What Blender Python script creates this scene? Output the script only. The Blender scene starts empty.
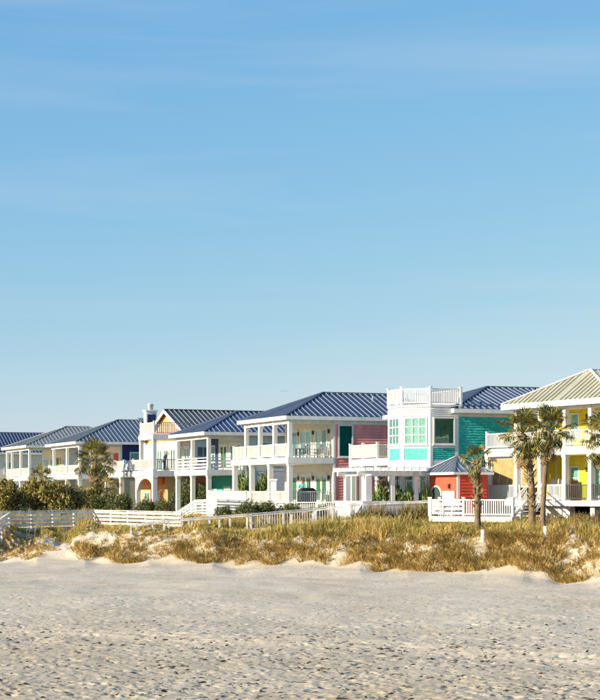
import bpy, bmesh, math, random
import numpy as np
from mathutils import Vector, Matrix, Quaternion
random.seed(7); rng = np.random.default_rng(7)
sc = bpy.context.scene
C = sc.collection

# ------------------------------------------------------------------ camera
EYE = 4.2; F = 1700.0
cam_d = bpy.data.cameras.new('camera'); cam = bpy.data.objects.new('camera', cam_d); C.objects.link(cam)
cam.location = (0, 0, EYE); cam.rotation_euler = (math.radians(90), 0, 0)
cam_d.sensor_fit = 'HORIZONTAL'; cam_d.sensor_width = 36; cam_d.lens = 36*F/600
cam_d.shift_y = 145/600; cam_d.clip_end = 6000; cam_d.clip_start = 1
sc.camera = cam
sc.render.resolution_x = 878; sc.render.resolution_y = 1024

# ------------------------------------------------------------------ light
SUN_EL = math.radians(20)
sh = Vector((-.885, -.465, 0)).normalized()
sdir = Vector((sh.x*math.cos(SUN_EL), sh.y*math.cos(SUN_EL), math.sin(SUN_EL)))
w = bpy.data.worlds.new('World'); sc.world = w; w.use_nodes = True
nt = w.node_tree; nt.nodes.clear()
out = nt.nodes.new('ShaderNodeOutputWorld'); bg = nt.nodes.new('ShaderNodeBackground')
sky = nt.nodes.new('ShaderNodeTexSky'); sky.sky_type = 'NISHITA'; sky.sun_disc = False
sky.sun_elevation = SUN_EL; sky.sun_rotation = math.atan2(sdir.x, sdir.y)
sky.altitude = 0; sky.air_density = 1.0; sky.dust_density = 0.15; sky.ozone_density = 1.6
bg.inputs['Strength'].default_value = 0.103
# thin cirrus over the whole sky
tc = nt.nodes.new('ShaderNodeTexCoord'); mp = nt.nodes.new('ShaderNodeMapping')
mp.inputs['Rotation'].default_value = (0, math.radians(3), 0)
mp.inputs['Scale'].default_value = (1.6, 1.6, 20); mp.inputs['Location'].default_value = (9, 0, 1)
nz = nt.nodes.new('ShaderNodeTexNoise'); nz.inputs['Scale'].default_value = 1.15; nz.inputs['Detail'].default_value = 5
nz.inputs['Roughness'].default_value = .55; nz.inputs['Distortion'].default_value = .35
cr = nt.nodes.new('ShaderNodeValToRGB'); cr.color_ramp.elements[0].position = .46; cr.color_ramp.elements[1].position = .74
cr.color_ramp.elements[0].color = (0, 0, 0, 1); cr.color_ramp.elements[1].color = (.27, .27, .27, 1)
mx = nt.nodes.new('ShaderNodeMix'); mx.data_type = 'RGBA'
mx.inputs[7].default_value = (3.4, 3.75, 4.1, 1)
L = nt.links.new
L(tc.outputs['Generated'], mp.inputs['Vector']); L(mp.outputs[0], nz.inputs['Vector']); L(nz.outputs['Fac'], cr.inputs[0])
# one tone curve for the whole sky (film response)
sp_ = nt.nodes.new('ShaderNodeSeparateColor'); cb_ = nt.nodes.new('ShaderNodeCombineColor'); L(sky.outputs[0], sp_.inputs[0])
for i_, (k_, p_) in enumerate(((.585, .92), (1.30, .55), (2.97, .17))):
    a_ = nt.nodes.new('ShaderNodeMath'); a_.operation = 'POWER'; a_.inputs[1].default_value = p_; L(sp_.outputs[i_], a_.inputs[0])
    b_ = nt.nodes.new('ShaderNodeMath'); b_.operation = 'MULTIPLY'; b_.inputs[1].default_value = k_; L(a_.outputs[0], b_.inputs[0]); L(b_.outputs[0], cb_.inputs[i_])
L(cr.outputs[0], mx.inputs[0]); L(cb_.outputs[0], mx.inputs[6]); L(mx.outputs[2], bg.inputs[0]); L(bg.outputs[0], out.inputs[0])
sd = bpy.data.lights.new('sun', 'SUN'); sd.energy = 5.0; sd.angle = math.radians(.55); sd.color = (1, .85, .64)
so = bpy.data.objects.new('sun', sd); C.objects.link(so); so.rotation_euler = (-sdir).to_track_quat('-Z', 'Y').to_euler()
so.location = (-60, -20, 60)
sc.view_settings.view_transform = 'Standard'; sc.view_settings.look = 'None'; sc.view_settings.gamma = 1
sc.view_settings.exposure = 0.95

# ------------------------------------------------------------------ materials
MATS = {}
def mat(name, col, rough=.6, spec=.4, metal=0, var=.06, scale=3.0, col2=None, bump=0, bscale=20, island=0, coat=0, trans=0, streak=0):
    if name in MATS: return MATS[name]
    m = bpy.data.materials.new(name); m.use_nodes = True; n = m.node_tree.nodes; l = m.node_tree.links.new
    b = n['Principled BSDF']; b.inputs['Roughness'].default_value = rough; b.inputs['Metallic'].default_value = metal
    b.inputs['Specular IOR Level'].default_value = spec; b.inputs['Coat Weight'].default_value = coat
    g = n.new('ShaderNodeNewGeometry'); nz = n.new('ShaderNodeTexNoise')
    nz.inputs['Scale'].default_value = scale; nz.inputs['Detail'].default_value = 4
    if streak:
        mp_ = n.new('ShaderNodeMapping'); mp_.inputs['Scale'].default_value = (1.6, 1.6, streak); l(g.outputs['Position'], mp_.inputs[0]); l(mp_.outputs[0], nz.inputs['Vector'])
    else: l(g.outputs['Position'], nz.inputs['Vector'])
    mx = n.new('ShaderNodeMix'); mx.data_type = 'RGBA'
    c2 = col2 or tuple(c*(1-3*var) for c in col)
    mx.inputs[6].default_value = (*col, 1); mx.inputs[7].default_value = (*c2, 1)
    ramp = n.new('ShaderNodeMapRange'); ramp.inputs[1].default_value = .38; ramp.inputs[2].default_value = .68
    if island:
        ad = n.new('ShaderNodeMath'); ad.operation = 'MULTIPLY_ADD'; ad.inputs[1].default_value = island; 
        sb = n.new('ShaderNodeMath'); sb.operation = 'ADD'; sb.inputs[1].default_value = -island/2
        l(g.outputs['Random Per Island'], ad.inputs[0]); l(nz.outputs['Fac'], ad.inputs[2]); l(ad.outputs[0], sb.inputs[0])
        l(sb.outputs[0], ramp.inputs[0])
    else:
        l(nz.outputs['Fac'], ramp.inputs[0])
    l(ramp.outputs[0], mx.inputs[0]); l(mx.outputs[2], b.inputs['Base Color'])
    if trans:
        tb = n.new('ShaderNodeBsdfTranslucent'); l(mx.outputs[2], tb.inputs[0]); ms_ = n.new('ShaderNodeMixShader'); ms_.inputs[0].default_value = trans
        l(b.outputs[0], ms_.inputs[1]); l(tb.outputs[0], ms_.inputs[2]); l(ms_.outputs[0], n['Material Output'].inputs[0])
    if bump:
        nb = n.new('ShaderNodeTexNoise'); nb.inputs['Scale'].default_value = bscale; nb.inputs['Detail'].default_value = 6
        l(g.outputs['Position'], nb.inputs['Vector'])
        bp = n.new('ShaderNodeBump'); bp.inputs['Strength'].default_value = bump; bp.inputs['Distance'].default_value = .03
        l(nb.outputs['Fac'], bp.inputs['Height']); l(bp.outputs[0], b.inputs['Normal'])
    MATS[name] = m
    return m
def glassmat(name, tint, refl=.22):
    m = bpy.data.materials.new(name); m.use_nodes = True; n = m.node_tree.nodes; l = m.node_tree.links.new
    n.remove(n['Principled BSDF']); o = n['Material Output']
    t = n.new('ShaderNodeBsdfTransparent'); t.inputs[0].default_value = (*tint, 1)
    g = n.new('ShaderNodeBsdfGlossy'); g.inputs['Roughness'].default_value = .04; g.inputs[0].default_value = (.85, .95, .95, 1)
    lw = n.new('ShaderNodeLayerWeight'); lw.inputs[0].default_value = .2
    mr = n.new('ShaderNodeMapRange'); mr.inputs[3].default_value = refl; mr.inputs[4].default_value = .85
    l(lw.outputs['Fresnel'], mr.inputs[0])
    mx = n.new('ShaderNodeMixShader'); l(mr.outputs[0], mx.inputs[0]); l(t.outputs[0], mx.inputs[1]); l(g.outputs[0], mx.inputs[2])
    l(mx.outputs[0], o.inputs[0]); MATS[name] = m
    return m
WHITE = mat('white_paint', (.78, .77, .74), .5, var=.06, scale=1.3, streak=.3)
WHITE2 = mat('weathered_white_wood', (.72, .70, .67), .75, var=.13, scale=2.2)
CREAM = mat('cream_paint', (.78, .72, .58), .55, var=.03)
GREYP = mat('grey_painted_metal', (.22, .25, .29), .5)
DARKM = mat('dark_metal', (.05, .055, .065), .45)
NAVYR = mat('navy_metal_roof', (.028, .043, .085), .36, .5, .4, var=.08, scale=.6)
NAVYS = mat('sunlit_navy_roof_seam', (.21, .26, .37), .4, .5, .1)  # same metal as the pans, colour lightened for sun on the ribs
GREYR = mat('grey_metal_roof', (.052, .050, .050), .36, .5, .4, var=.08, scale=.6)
GREYS = mat('sunlit_grey_roof_seam', (.26, .30, .33), .4, .5, .1)  # seam colour lightened as well, sun on the ribs painted in
SLATR = mat('slate_blue_roof', (.075, .11, .15), .34, .5, .4, var=.08, scale=.6)
SAGER = mat('sage_metal_roof', (.40, .40, .31), .45, .5, .15, var=.07, scale=.6)
SAGES = mat('sage_roof_seam', (.34, .33, .25), .45, .5, .15)
PINK = mat('pink_siding', (.95, .345, .30), .6, var=.09, scale=1.2, streak=.35)
TEAL = mat('turquoise_shingle', (.04, .54, .43), .65, var=.1, scale=3, col2=(.03, .40, .33), island=.6)
TEALP = mat('turquoise_paint', (.03, .40, .33), .6)
TEALLIT = mat('sunlit_turquoise_shingle', (.10, .56, .43), .65, var=.1, scale=3, col2=(.07, .48, .37), island=.5)  # lighter copy of the turquoise shingle, sunlight on the tower facets painted in
YELLOW = mat('yellow_siding', (.86, .70, .035), .6, var=.07, scale=1.5, streak=.35)
REDO = mat('red_siding', (.74, .075, .035), .6, var=.09, scale=1.2, streak=.35)
NAVYW = mat('navy_siding', (.02, .035, .11), .6)
PEACH = mat('peach_siding', (.78, .36, .14), .6)
ORANGE = mat('orange_paint', (.72, .22, .05), .6)
RED = mat('red_paint', (.5, .03, .02), .5)
GREEN = mat('green_paint', (.03, .25, .06), .5)
BEIGE = mat('beige_stucco', (.48, .42, .28), .8, var=.05)
LBLUE = mat('pale_blue_wall', (.55, .62, .68), .6)
TANB = mat('tan_blind', (.36, .28, .11), .8, var=.08)
CURT = mat('white_curtain', (.46, .66, .60), .8, var=.12, scale=6)
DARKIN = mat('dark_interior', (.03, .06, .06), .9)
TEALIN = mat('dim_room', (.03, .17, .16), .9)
GLASS = glassmat('window_glass', (.78, .95, .90), .15)
GLASSD = glassmat('tinted_glass', (.6, .9, .85), .05)
BARK = mat('palm_bark', (.20, .145, .085), .9, var=.14, scale=5, bump=.8, bscale=14)
BOOT = mat('palm_boot', (.36, .28, .17), .9, var=.15, scale=6, island=.6)
FROND = mat('palm_frond', (.04, .06, .015), .5, .5, var=.1, scale=3, col2=(.30, .235, .06), island=.5, trans=.12)
DEADF = mat('dead_frond', (.30, .20, .09), .8, var=.12, scale=4)
LEAFA = mat('shrub_leaf', (.025, .045, .014), .5, .4, scale=2, col2=(.13, .14, .03), island=.6)
LEAFB = mat('shrub_leaf_golden', (.03, .042, .012), .5, .4, scale=1.5, col2=(.50, .39, .105), island=.7, trans=.2)
LEAFC = mat('leaf_bright', (.06, .13, .025), .5, .4, scale=2, col2=(.22, .25, .06), island=.6)
STEM = mat('woody_stem', (.12, .085, .05), .9)
GRASS = mat('dune_grass', (.21, .19, .045), .7, .2, scale=.35, col2=(.62, .47, .15), island=.65, trans=.25)
GRASSD = mat('dry_dune_grass', (.24, .175, .045), .7, .2, scale=.6, col2=(.76, .54, .19), island=.7, trans=.25)
REED = mat('dry_reed', (.17, .13, .05), .8, .2, scale=.8, col2=(.11, .10, .03), island=.6)
FENCEW = mat('weathered_slat', (.13, .075, .04), .9, var=.15, scale=8)
PVC = mat('white_pvc', (.8, .8, .78), .45)
SKIN = mat('skin', (.5, .27, .17), .6); NAVYC = mat('navy_cloth', (.03, .045, .10), .9); AQUA = mat('aqua_cloth', (.05, .45, .50), .9)
HAIRM = mat('brown_hair', (.06, .03, .015), .7); BLACKC = mat('black_cover', (.012, .013, .016), .8)
CHAIRO = mat('orange_plastic', (.70, .16, .06), .5); GULLM = mat('gull_grey', (.35, .36, .38), .7); METALC = mat('galvanised_metal', (.5, .5, .5), .4, metal=.8)

def towelmat():
    m = bpy.data.materials.new('beach_towel'); m.use_nodes = True; n = m.node_tree.nodes; l = m.node_tree.links.new
    g = n.new('ShaderNodeNewGeometry'); v = n.new('ShaderNodeTexVoronoi'); v.inputs['Scale'].default_value = 5
    r = n.new('ShaderNodeValToRGB'); r.color_ramp.interpolation = 'CONSTANT'; r.color_ramp.elements[0].color = (.15, .42, .68, 1)
    r.color_ramp.elements[1].position = .5; r.color_ramp.elements[1].color = (.7, .78, .82, 1)
    l(g.outputs['Position'], v.inputs['Vector']); l(v.outputs['Distance'], r.inputs[0]); l(r.outputs[0], n['Principled BSDF'].inputs['Base Color'])
    n['Principled BSDF'].inputs['Roughness'].default_value = .95
    return m
TOWEL = towelmat()

def sandmat():
    m = bpy.data.materials.new('beach_sand'); m.use_nodes = True; n = m.node_tree.nodes; l = m.node_tree.links.new
    b = n['Principled BSDF']; b.inputs['Roughness'].default_value = .95; b.inputs['Specular IOR Level'].default_value = .1
    g = n.new('ShaderNodeNewGeometry')
    def noise(s, d=5, r=.6):
        z = n.new('ShaderNodeTexNoise'); z.inputs['Scale'].default_value = s; z.inputs['Detail'].default_value = d
        z.inputs['Roughness'].default_value = r; l(g.outputs['Position'], z.inputs['Vector']); return z
    a = noise(.22); f = noise(9, 6, .7); sp = noise(7.5, 3, .6)
    pm = n.new('ShaderNodeMapping'); pm.inputs['Scale'].default_value = (.45, 1, 1); l(g.outputs['Position'], pm.inputs[0]); l(pm.outputs[0], sp.inputs['Vector'])
    m1 = n.new('ShaderNodeMix'); m1.data_type = 'RGBA'; m1.inputs[6].default_value = (.56, .50, .40, 1); m1.inputs[7].default_value = (.50, .43, .32, 1)
    r1 = n.new('ShaderNodeMapRange'); r1.inputs[1].default_value = .40; r1.inputs[2].default_value = .66; l(a.outputs['Fac'], r1.inputs[0]); l(r1.outputs[0], m1.inputs[0])
    m2 = n.new('ShaderNodeMix'); m2.data_type = 'RGBA'; m2.blend_type = 'MULTIPLY'; m2.inputs[0].default_value = 1
    r2 = n.new('ShaderNodeMapRange'); r2.inputs[1].default_value = .3; r2.inputs[2].default_value = .7; r2.inputs[3].default_value = .82; r2.inputs[4].default_value = 1.1
    l(f.outputs['Fac'], r2.inputs[0]); l(m1.outputs[2], m2.inputs[6]); l(r2.outputs[0], m2.inputs[7])
    sx_ = n.new('ShaderNodeSeparateXYZ'); l(g.outputs['Position'], sx_.inputs[0])
    cmb = n.new('ShaderNodeMath'); cmb.operation = 'MULTIPLY_ADD'; cmb.inputs[1].default_value = .75; l(sx_.outputs[0], cmb.inputs[0]); l(sx_.outputs[1], cmb.inputs[2])
    wob = n.new('ShaderNodeMath'); wob.operation = 'MULTIPLY_ADD'; wob.inputs[1].default_value = 14; l(a.outputs['Fac'], wob.inputs[0]); l(cmb.outputs[0], wob.inputs[2])
    rd_ = n.new('ShaderNodeMapRange'); rd_.inputs[1].default_value = 66; rd_.inputs[2].default_value = 46; l(wob.outputs[0], rd_.inputs[0])
    md = n.new('ShaderNodeMix'); md.data_type = 'RGBA'; md.blend_type = 'MULTIPLY'; md.inputs[7].default_value = (.88, .86, .82, 1); l(rd_.outputs[0], md.inputs[0]); l(m2.outputs[2], md.inputs[6])
    # dark specks: shade of footprint dents put into the sand colour
    m3 = n.new('ShaderNodeMix'); m3.data_type = 'RGBA'; m3.inputs[7].default_value = (.09, .075, .06, 1)
    r3 = n.new('ShaderNodeMapRange'); r3.inputs[1].default_value = .645; r3.inputs[2].default_value = .68; r3.inputs[4].default_value = .85
    l(sp.outputs['Fac'], r3.inputs[0]); l(r3.outputs[0], m3.inputs[0]); l(md.outputs[2], m3.inputs[6])
    l(m3.outputs[2], b.inputs['Base Color'])
    bp = n.new('ShaderNodeBump'); bp.inputs['Strength'].default_value = .7; bp.inputs['Distance'].default_value = .04
    l(f.outputs['Fac'], bp.inputs['Height']); l(bp.outputs[0], b.inputs['Normal'])
    return m
SAND = sandmat()
SOIL = mat('sandy_scrub_soil', (.30, .26, .16), .95, .1, scale=.4, col2=(.10, .11, .04))

# ------------------------------------------------------------------ object helpers
def tag(o, label=None, cat=None, group=None, kind=None):
    for k, v in (('label', label), ('category', cat), ('group', group), ('kind', kind)):
        if v: o[k] = v
    return o
def obj(name, me, parent=None, m=None):
    if m is not None and not me.materials: me.materials.append(m)
    o = bpy.data.objects.new(name, me); C.objects.link(o)
    if parent is not None: o.parent = parent
    return o
def thing(name, label, cat, loc=(0, 0, 0), rz=0, group=None):
    o = bpy.data.objects.new(name, None); C.objects.link(o); o.location = loc; o.rotation_euler = (0, 0, rz)
    o.empty_display_size = .3
    return tag(o, label, cat, group)
def np_mesh(name, verts, faces, smooth=False):
    me = bpy.data.meshes.new(name)
    me.from_pydata([tuple(v) for v in verts], [], [tuple(f) for f in faces])
    if smooth: me.polygons.foreach_set('use_smooth', [True]*len(me.polygons))
    return me
CUBE_V = [(-.5, -.5, -.5), (.5, -.5, -.5), (.5, .5, -.5), (-.5, .5, -.5), (-.5, -.5, .5), (.5, -.5, .5), (.5, .5, .5), (-.5, .5, .5)]
CUBE_F = [(0, 3, 2, 1), (4, 5, 6, 7), (0, 1, 5, 4), (1, 2, 6, 5), (2, 3, 7, 6), (3, 0, 4, 7)]
UNIT = {}
def unit(m, kind='box'):
    k = (m.name, kind)
    if k not in UNIT:
        V = CUBE_V
        if kind == 'board':   # lap board: thick at the bottom edge, thin on top (outer side is -y)
            V = [(-.5, -.5, -.5), (.5, -.5, -.5), (.5, .5, -.5), (-.5, .5, -.5), (-.5, .1, .5), (.5, .1, .5), (.5, .5, .5), (-.5, .5, .5)]
        me = np_mesh('unit_'+kind, V, CUBE_F); me.materials.append(m); UNIT[k] = me
    return UNIT[k]
class Fr:
    """upright frame in a parent's local space: a runs along t, `out` points to the viewer's side (t turned right)"""
    def __init__(s, o, t):
        s.o = Vector((o[0], o[1])); s.t = Vector((t[0], t[1])).normalized(); s.n = Vector((s.t.y, -s.t.x)); s.ang = math.atan2(s.t.y, s.t.x)
    def pt(s, a, out, z):
        p = s.o+s.t*a+s.n*out; return Vector((p.x, p.y, z))
F0 = Fr((0, 0), (1, 0))          # a = local x, out = -local y
class MB:
    def __init__(s): s.v = []; s.f = []
    def box(s, fr, a0, a1, o0, o1, z0, z1):
        k = len(s.v)
        for z in (z0, z1):
            for a, o in ((a0, o1), (a1, o1), (a1, o0), (a0, o0)): s.v.append(tuple(fr.pt(a, o, z)))
        s.f += [tuple(i+k for i in f) for f in CUBE_F]; return s
    def bar(s, p0, p1, wd, ht, up=(0, 0, 1)):
        M = bar_matrix(p0, p1, wd, ht, up); k = len(s.v)
        s.v += [tuple(M @ Vector(c)) for c in CUBE_V]; s.f += [tuple(i+k for i in f) for f in CUBE_F]; return s
    def poly(s, pts):
        k = len(s.v); s.v += [tuple(p) for p in pts]; s.f.append(tuple(range(k, k+len(pts)))); return s
    def tube(s, pts, rads, n=8, cap=True):
        k = len(s.v); pts = [Vector(p) for p in pts]
        for i, p in enumerate(pts):
            d = (pts[min(i+1, len(pts)-1)]-pts[max(i-1, 0)]).normalized()
            x = d.orthogonal().normalized() if abs(d.z) < .9 else Vector((1, 0, 0)); y = d.cross(x).normalized(); x = y.cross(d).normalized()
            for j in range(n):
                a = 2*math.pi*j/n; s.v.append(tuple(p+(x*math.cos(a)+y*math.sin(a))*rads[i]))
        for i in range(len(pts)-1):
            for j in range(n): s.f.append((k+i*n+j, k+i*n+(j+1) % n, k+(i+1)*n+(j+1) % n, k+(i+1)*n+j))
        if cap: s.f.append(tuple(k+j for j in reversed(range(n)))); s.f.append(tuple(k+(len(pts)-1)*n+j for j in range(n)))
        return s
    def build(s, name, m, parent=None, smooth=False):
        return obj(name, np_mesh(name, s.v, s.f, smooth), parent, m)
def bar_matrix(p0, p1, wd, ht, up=(0, 0, 1)):
    p0 = Vector(p0); p1 = Vector(p1); x = (p1-p0); ln = x.length; x = x/ln; up = Vector(up)
    y = up.cross(x); y = y.normalized() if y.length > 1e-6 else Vector((0, 1, 0)); z = x.cross(y)
    R = Matrix((x, y, z)).transposed().to_4x4()
    return Matrix.Translation((p0+p1)/2) @ R @ Matrix.Diagonal((ln, wd, ht, 1))
def B(fr, name, m, parent, a0, a1, o0, o1, z0, z1, kind='box'):
    o = obj(name, unit(m, kind), parent)
    o.location = fr.pt((a0+a1)/2, (o0+o1)/2, (z0+z1)/2); o.rotation_euler = (0, 0, fr.ang); o.scale = (abs(a1-a0), abs(o1-o0), abs(z1-z0))
    return o
def bar(name, m, parent, p0, p1, wd, ht, up=(0, 0, 1)):
    o = obj(name, unit(m), parent); o.matrix_local = bar_matrix(p0, p1, wd, ht, up); return o

# ---- building pieces
def railing(parent, fr, a0, a1, z, h=1.0, m=WHITE, style='baluster', step=.15, posts=(), cap=True, out=0., post_h=.08):
    """railing along a frame: mesh of rails, children baluster / post"""
    mb = MB(); mb.box(fr, a0, a1, out-.045, out+.045, z+h-.07, z+h)
    if style == 'board':
        for k in range(3):
            zz = z+.12+k*(h-.2)/3; mb.box(fr, a0, a1, out-.03, out+.03, zz, zz+.13)
    else: mb.box(fr, a0, a1, out-.035, out+.035, z+.09, z+.16)
    r = mb.build('railing', m, parent)
    if style == 'baluster':
        n = max(2, int((a1-a0)/step))
        for i in range(n):
            a = a0+(i+.5)*(a1-a0)/n; B(fr, 'baluster', m, r, a-.026, a+.026, out-.022, out+.022, z+.16, z+h-.07)
    for a in posts:
        B(fr, 'post', m, r, a-.075, a+.075, out-.075, out+.075, z, z+h+post_h)
        if cap: B(fr, 'post_cap', m, r, a-.1, a+.1, out-.1, out+.1, z+h+post_h, z+h+post_h+.05)
    return r
def window(parent, fr, a0, a1, z0, z1, nx=1, nz=1, trim=.11, tm=WHITE, glass=None, back=None, name='window', sill=True, out=0.):
    glass = glass or GLASS; back = back or CURT
    mb = MB(); t = trim
    mb.box(fr, a0-t, a0, out, out+.09, z0-t, z1+t); mb.box(fr, a1, a1+t, out, out+.09, z0-t, z1+t)
    mb.box(fr, a0, a1, out, out+.09, z1, z1+t); mb.box(fr, a0, a1, out, out+.09, z0-t, z0)
    wn = mb.build(name, tm, parent)
    if back is CURT:   # hanging folds
        n = max(6, int((a1-a0)/.09)); v = []; f = []
        for i in range(n+1):
            a = a0+(a1-a0)*i/n; o = out+.018+.012*math.sin(i*1.7)
            v += [tuple(fr.pt(a, o, z0)), tuple(fr.pt(a, o, z1))]
        for i in range(n): f.append((2*i, 2*i+2, 2*i+3, 2*i+1))
        obj('curtain', np_mesh('curtain', v, f), wn, back)
    else: B(fr, 'blind', back, wn, a0, a1, out+.005, out+.02, z0, z1)
    B(fr, 'pane', glass, wn, a0, a1, out+.05, out+.056, z0, z1)
    for i in range(1, nx):
        a = a0+(a1-a0)*i/nx; B(fr, 'muntin', tm, wn, a-.028, a+.028, out+.04, out+.075, z0, z1)
    for k in range(1, nz):
        z = z0+(z1-z0)*k/nz; B(fr, 'muntin', tm, wn, a0, a1, out+.038, out+.072, z-.028, z+.028)
    if sill: B(fr, 'sill', tm, wn, a0-t-.05, a1+t+.05, out, out+.14, z0-t-.06, z0-t)
    return wn
def french_door(parent, fr, a0, a1, z, h=2.15, leaves=2, tm=WHITE, fm=CREAM, back=None, out=0.):
    mb = MB(); mb.box(fr, a0-.13, a0, out, out+.1, z, z+h+.13); mb.box(fr, a1, a1+.13, out, out+.1, z, z+h+.13); mb.box(fr, a0, a1, out, out+.1, z+h, z+h+.13)
    d = mb.build('door', tm, parent); w_ = (a1-a0)/leaves
    for i in range(leaves):
        b0 = a0+i*w_+.01; b1 = b0+w_-.02; st = .12
        m2 = MB(); m2.box(fr, b0, b0+st, out+.02, out+.065, z+.02, z+h-.01); m2.box(fr, b1-st, b1, out+.02, out+.065, z+.02, z+h-.01)
        m2.box(fr, b0+st, b1-st, out+.02, out+.065, z+h-.15, z+h-.01); m2.box(fr, b0+st, b1-st, out+.02, out+.065, z+.02, z+.3)
        m2.build('door_leaf', fm, d)
        B(fr, 'pane', GLASS, d, b0+st, b1-st, out+.04, out+.046, z+.3, z+h-.15)
        B(fr, 'curtain', back or CURT, d, b0+st, b1-st, out+.008, out+.016, z+.3, z+h-.15)
    B(fr, 'handle', DARKM, d, (a0+a1)/2-.09, (a0+a1)/2-.05, out+.065, out+.11, z+.95, z+1.1)
    return d
def lantern(parent, fr, a, z, out=0.):
    l = MB().box(fr, a-.06, a+.06, out+.05, out+.17, z+.05, z+.3).build('wall_lantern', mat('lantern_bronze', (.10, .04, .03), .5), parent)
    B(fr, 'bracket', DARKM, l, a-.03, a+.03, out, out+.05, z+.12, z+.38); B(fr, 'lantern_top', DARKM, l, a-.08, a+.08, out+.03, out+.19, z+.3, z+.34)
def siding(parent, fr, a0, a1, z0, z1, m, expo=.2, holes=(), out=0., name='siding_board'):
    n = int(round((z1-z0)/expo)); e = (z1-z0)/n
    for k in range(n):
        zb, zt = z0+k*e, z0+(k+1)*e; segs = [(a0, a1)]
        for (h0, h1, hz0, hz1) in holes:
            if hz0 < zt-.02 and hz1 > zb+.02:
                ns = []
                for (s0, s1) in segs:
                    if h1 <= s0 or h0 >= s1: ns.append((s0, s1)); continue
                    if h0 > s0: ns.append((s0, h0))
                    if h1 < s1: ns.append((h1, s1))
                segs = ns
        for s0, s1 in segs:
            if s1-s0 > .05:
                j = random.uniform(-.003, .003)
                B(fr, name, m, parent, s0, s1, out, out+.065+j, zb+.004, zt+.004, 'board')
def shingles(parent, fr, a0, a1, z0, z1, m, row=.16, holes=(), out=0., expo_w=.2):
    mb = MB(); n = int(round((z1-z0)/row)); e = (z1-z0)/n
    for k in range(n):
        a = a0
        while a < a1-.02:
            b = min(a1, a+random.uniform(.7, 1.4)*expo_w); z = z0+k*e
            if not any(h0 < b-.01 and h1 > a+.01 and hz0 < z+e-.01 and hz1 > z+.01 for h0, h1, hz0, hz1 in holes):
                t = random.uniform(.045, .065); g = random.uniform(-.012, .012) if k else 0; p = .012*e/.16
                i = len(mb.v); a_, b_ = a+.005, b-.005
                for aa, oo, zz in ((a_, out, z+g), (b_, out, z+g), (b_, out+t, z+g), (a_, out+t, z+g), (a_, out, z+e+.01), (b_, out, z+e+.01), (b_, out+.012, z+e+.01), (a_, out+.012, z+e+.01)):
                    mb.v.append(tuple(fr.pt(aa, oo, zz)))
                mb.f += [(i, i+1, i+2, i+3), (i+3, i+2, i+6, i+7), (i, i+3, i+7, i+4), (i+1, i+5, i+6, i+2)]
            a = b
    return tag(mb.build('shingles', m, parent), kind='stuff')
def clip(poly, a, lo, keep_gt):
    outp = []
    for i in range(len(poly)):
        p, q = poly[i], poly[(i+1) % len(poly)]; dp, dq = p[a]-lo, q[a]-lo
        if not keep_gt: dp, dq = -dp, -dq
        if dp >= 0: outp.append(p)
        if dp*dq < 0: t = dp/(dp-dq); outp.append(tuple(p[k]+(q[k]-p[k])*t for k in range(2)))
    return outp
def metal_slope(roof, pts, m, ms, step=.47, rib=.055, ribh=.06):
    """pts: slope polygon, first edge is the eave. Panels and standing seams are children of roof."""
    P = [Vector(p) for p in pts]; x = (P[1]-P[0]).normalized(); nrm = x.cross(P[2]-P[0]).normalized()
    if nrm.z < 0: nrm = -nrm
    y = nrm.cross(x).normalized()
    if y.z < 0: y = -y
    Q = [((p-P[0]).dot(x), (p-P[0]).dot(y)) for p in P]; a0 = min(q[0] for q in Q); a1 = max(q[0] for q in Q)
    n = max(1, int(round((a1-a0)/step))); st = (a1-a0)/n
    for i in range(n):
        pl = clip(clip(Q, 0, a0+i*st, True), 0, a0+(i+1)*st, False)
        if len(pl) < 3: continue
        tl = random.uniform(-.006, .006)
        mb = MB(); mb.poly([P[0]+x*q[0]+y*q[1]+nrm*(.02+tl*((q[0]-a0)/st-i-.5)) for q in pl]); mb.build('roof_panel', m, roof)
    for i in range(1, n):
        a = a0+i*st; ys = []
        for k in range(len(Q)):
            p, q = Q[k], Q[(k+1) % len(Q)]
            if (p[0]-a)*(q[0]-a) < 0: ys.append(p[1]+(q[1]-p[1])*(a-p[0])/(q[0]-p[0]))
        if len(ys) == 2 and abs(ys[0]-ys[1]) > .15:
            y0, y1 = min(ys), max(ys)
            bar('seam', ms, roof, P[0]+x*a+y*y0+nrm*(.02+ribh/2), P[0]+x*a+y*y1+nrm*(.02+ribh/2), rib, ribh, nrm)
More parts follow.
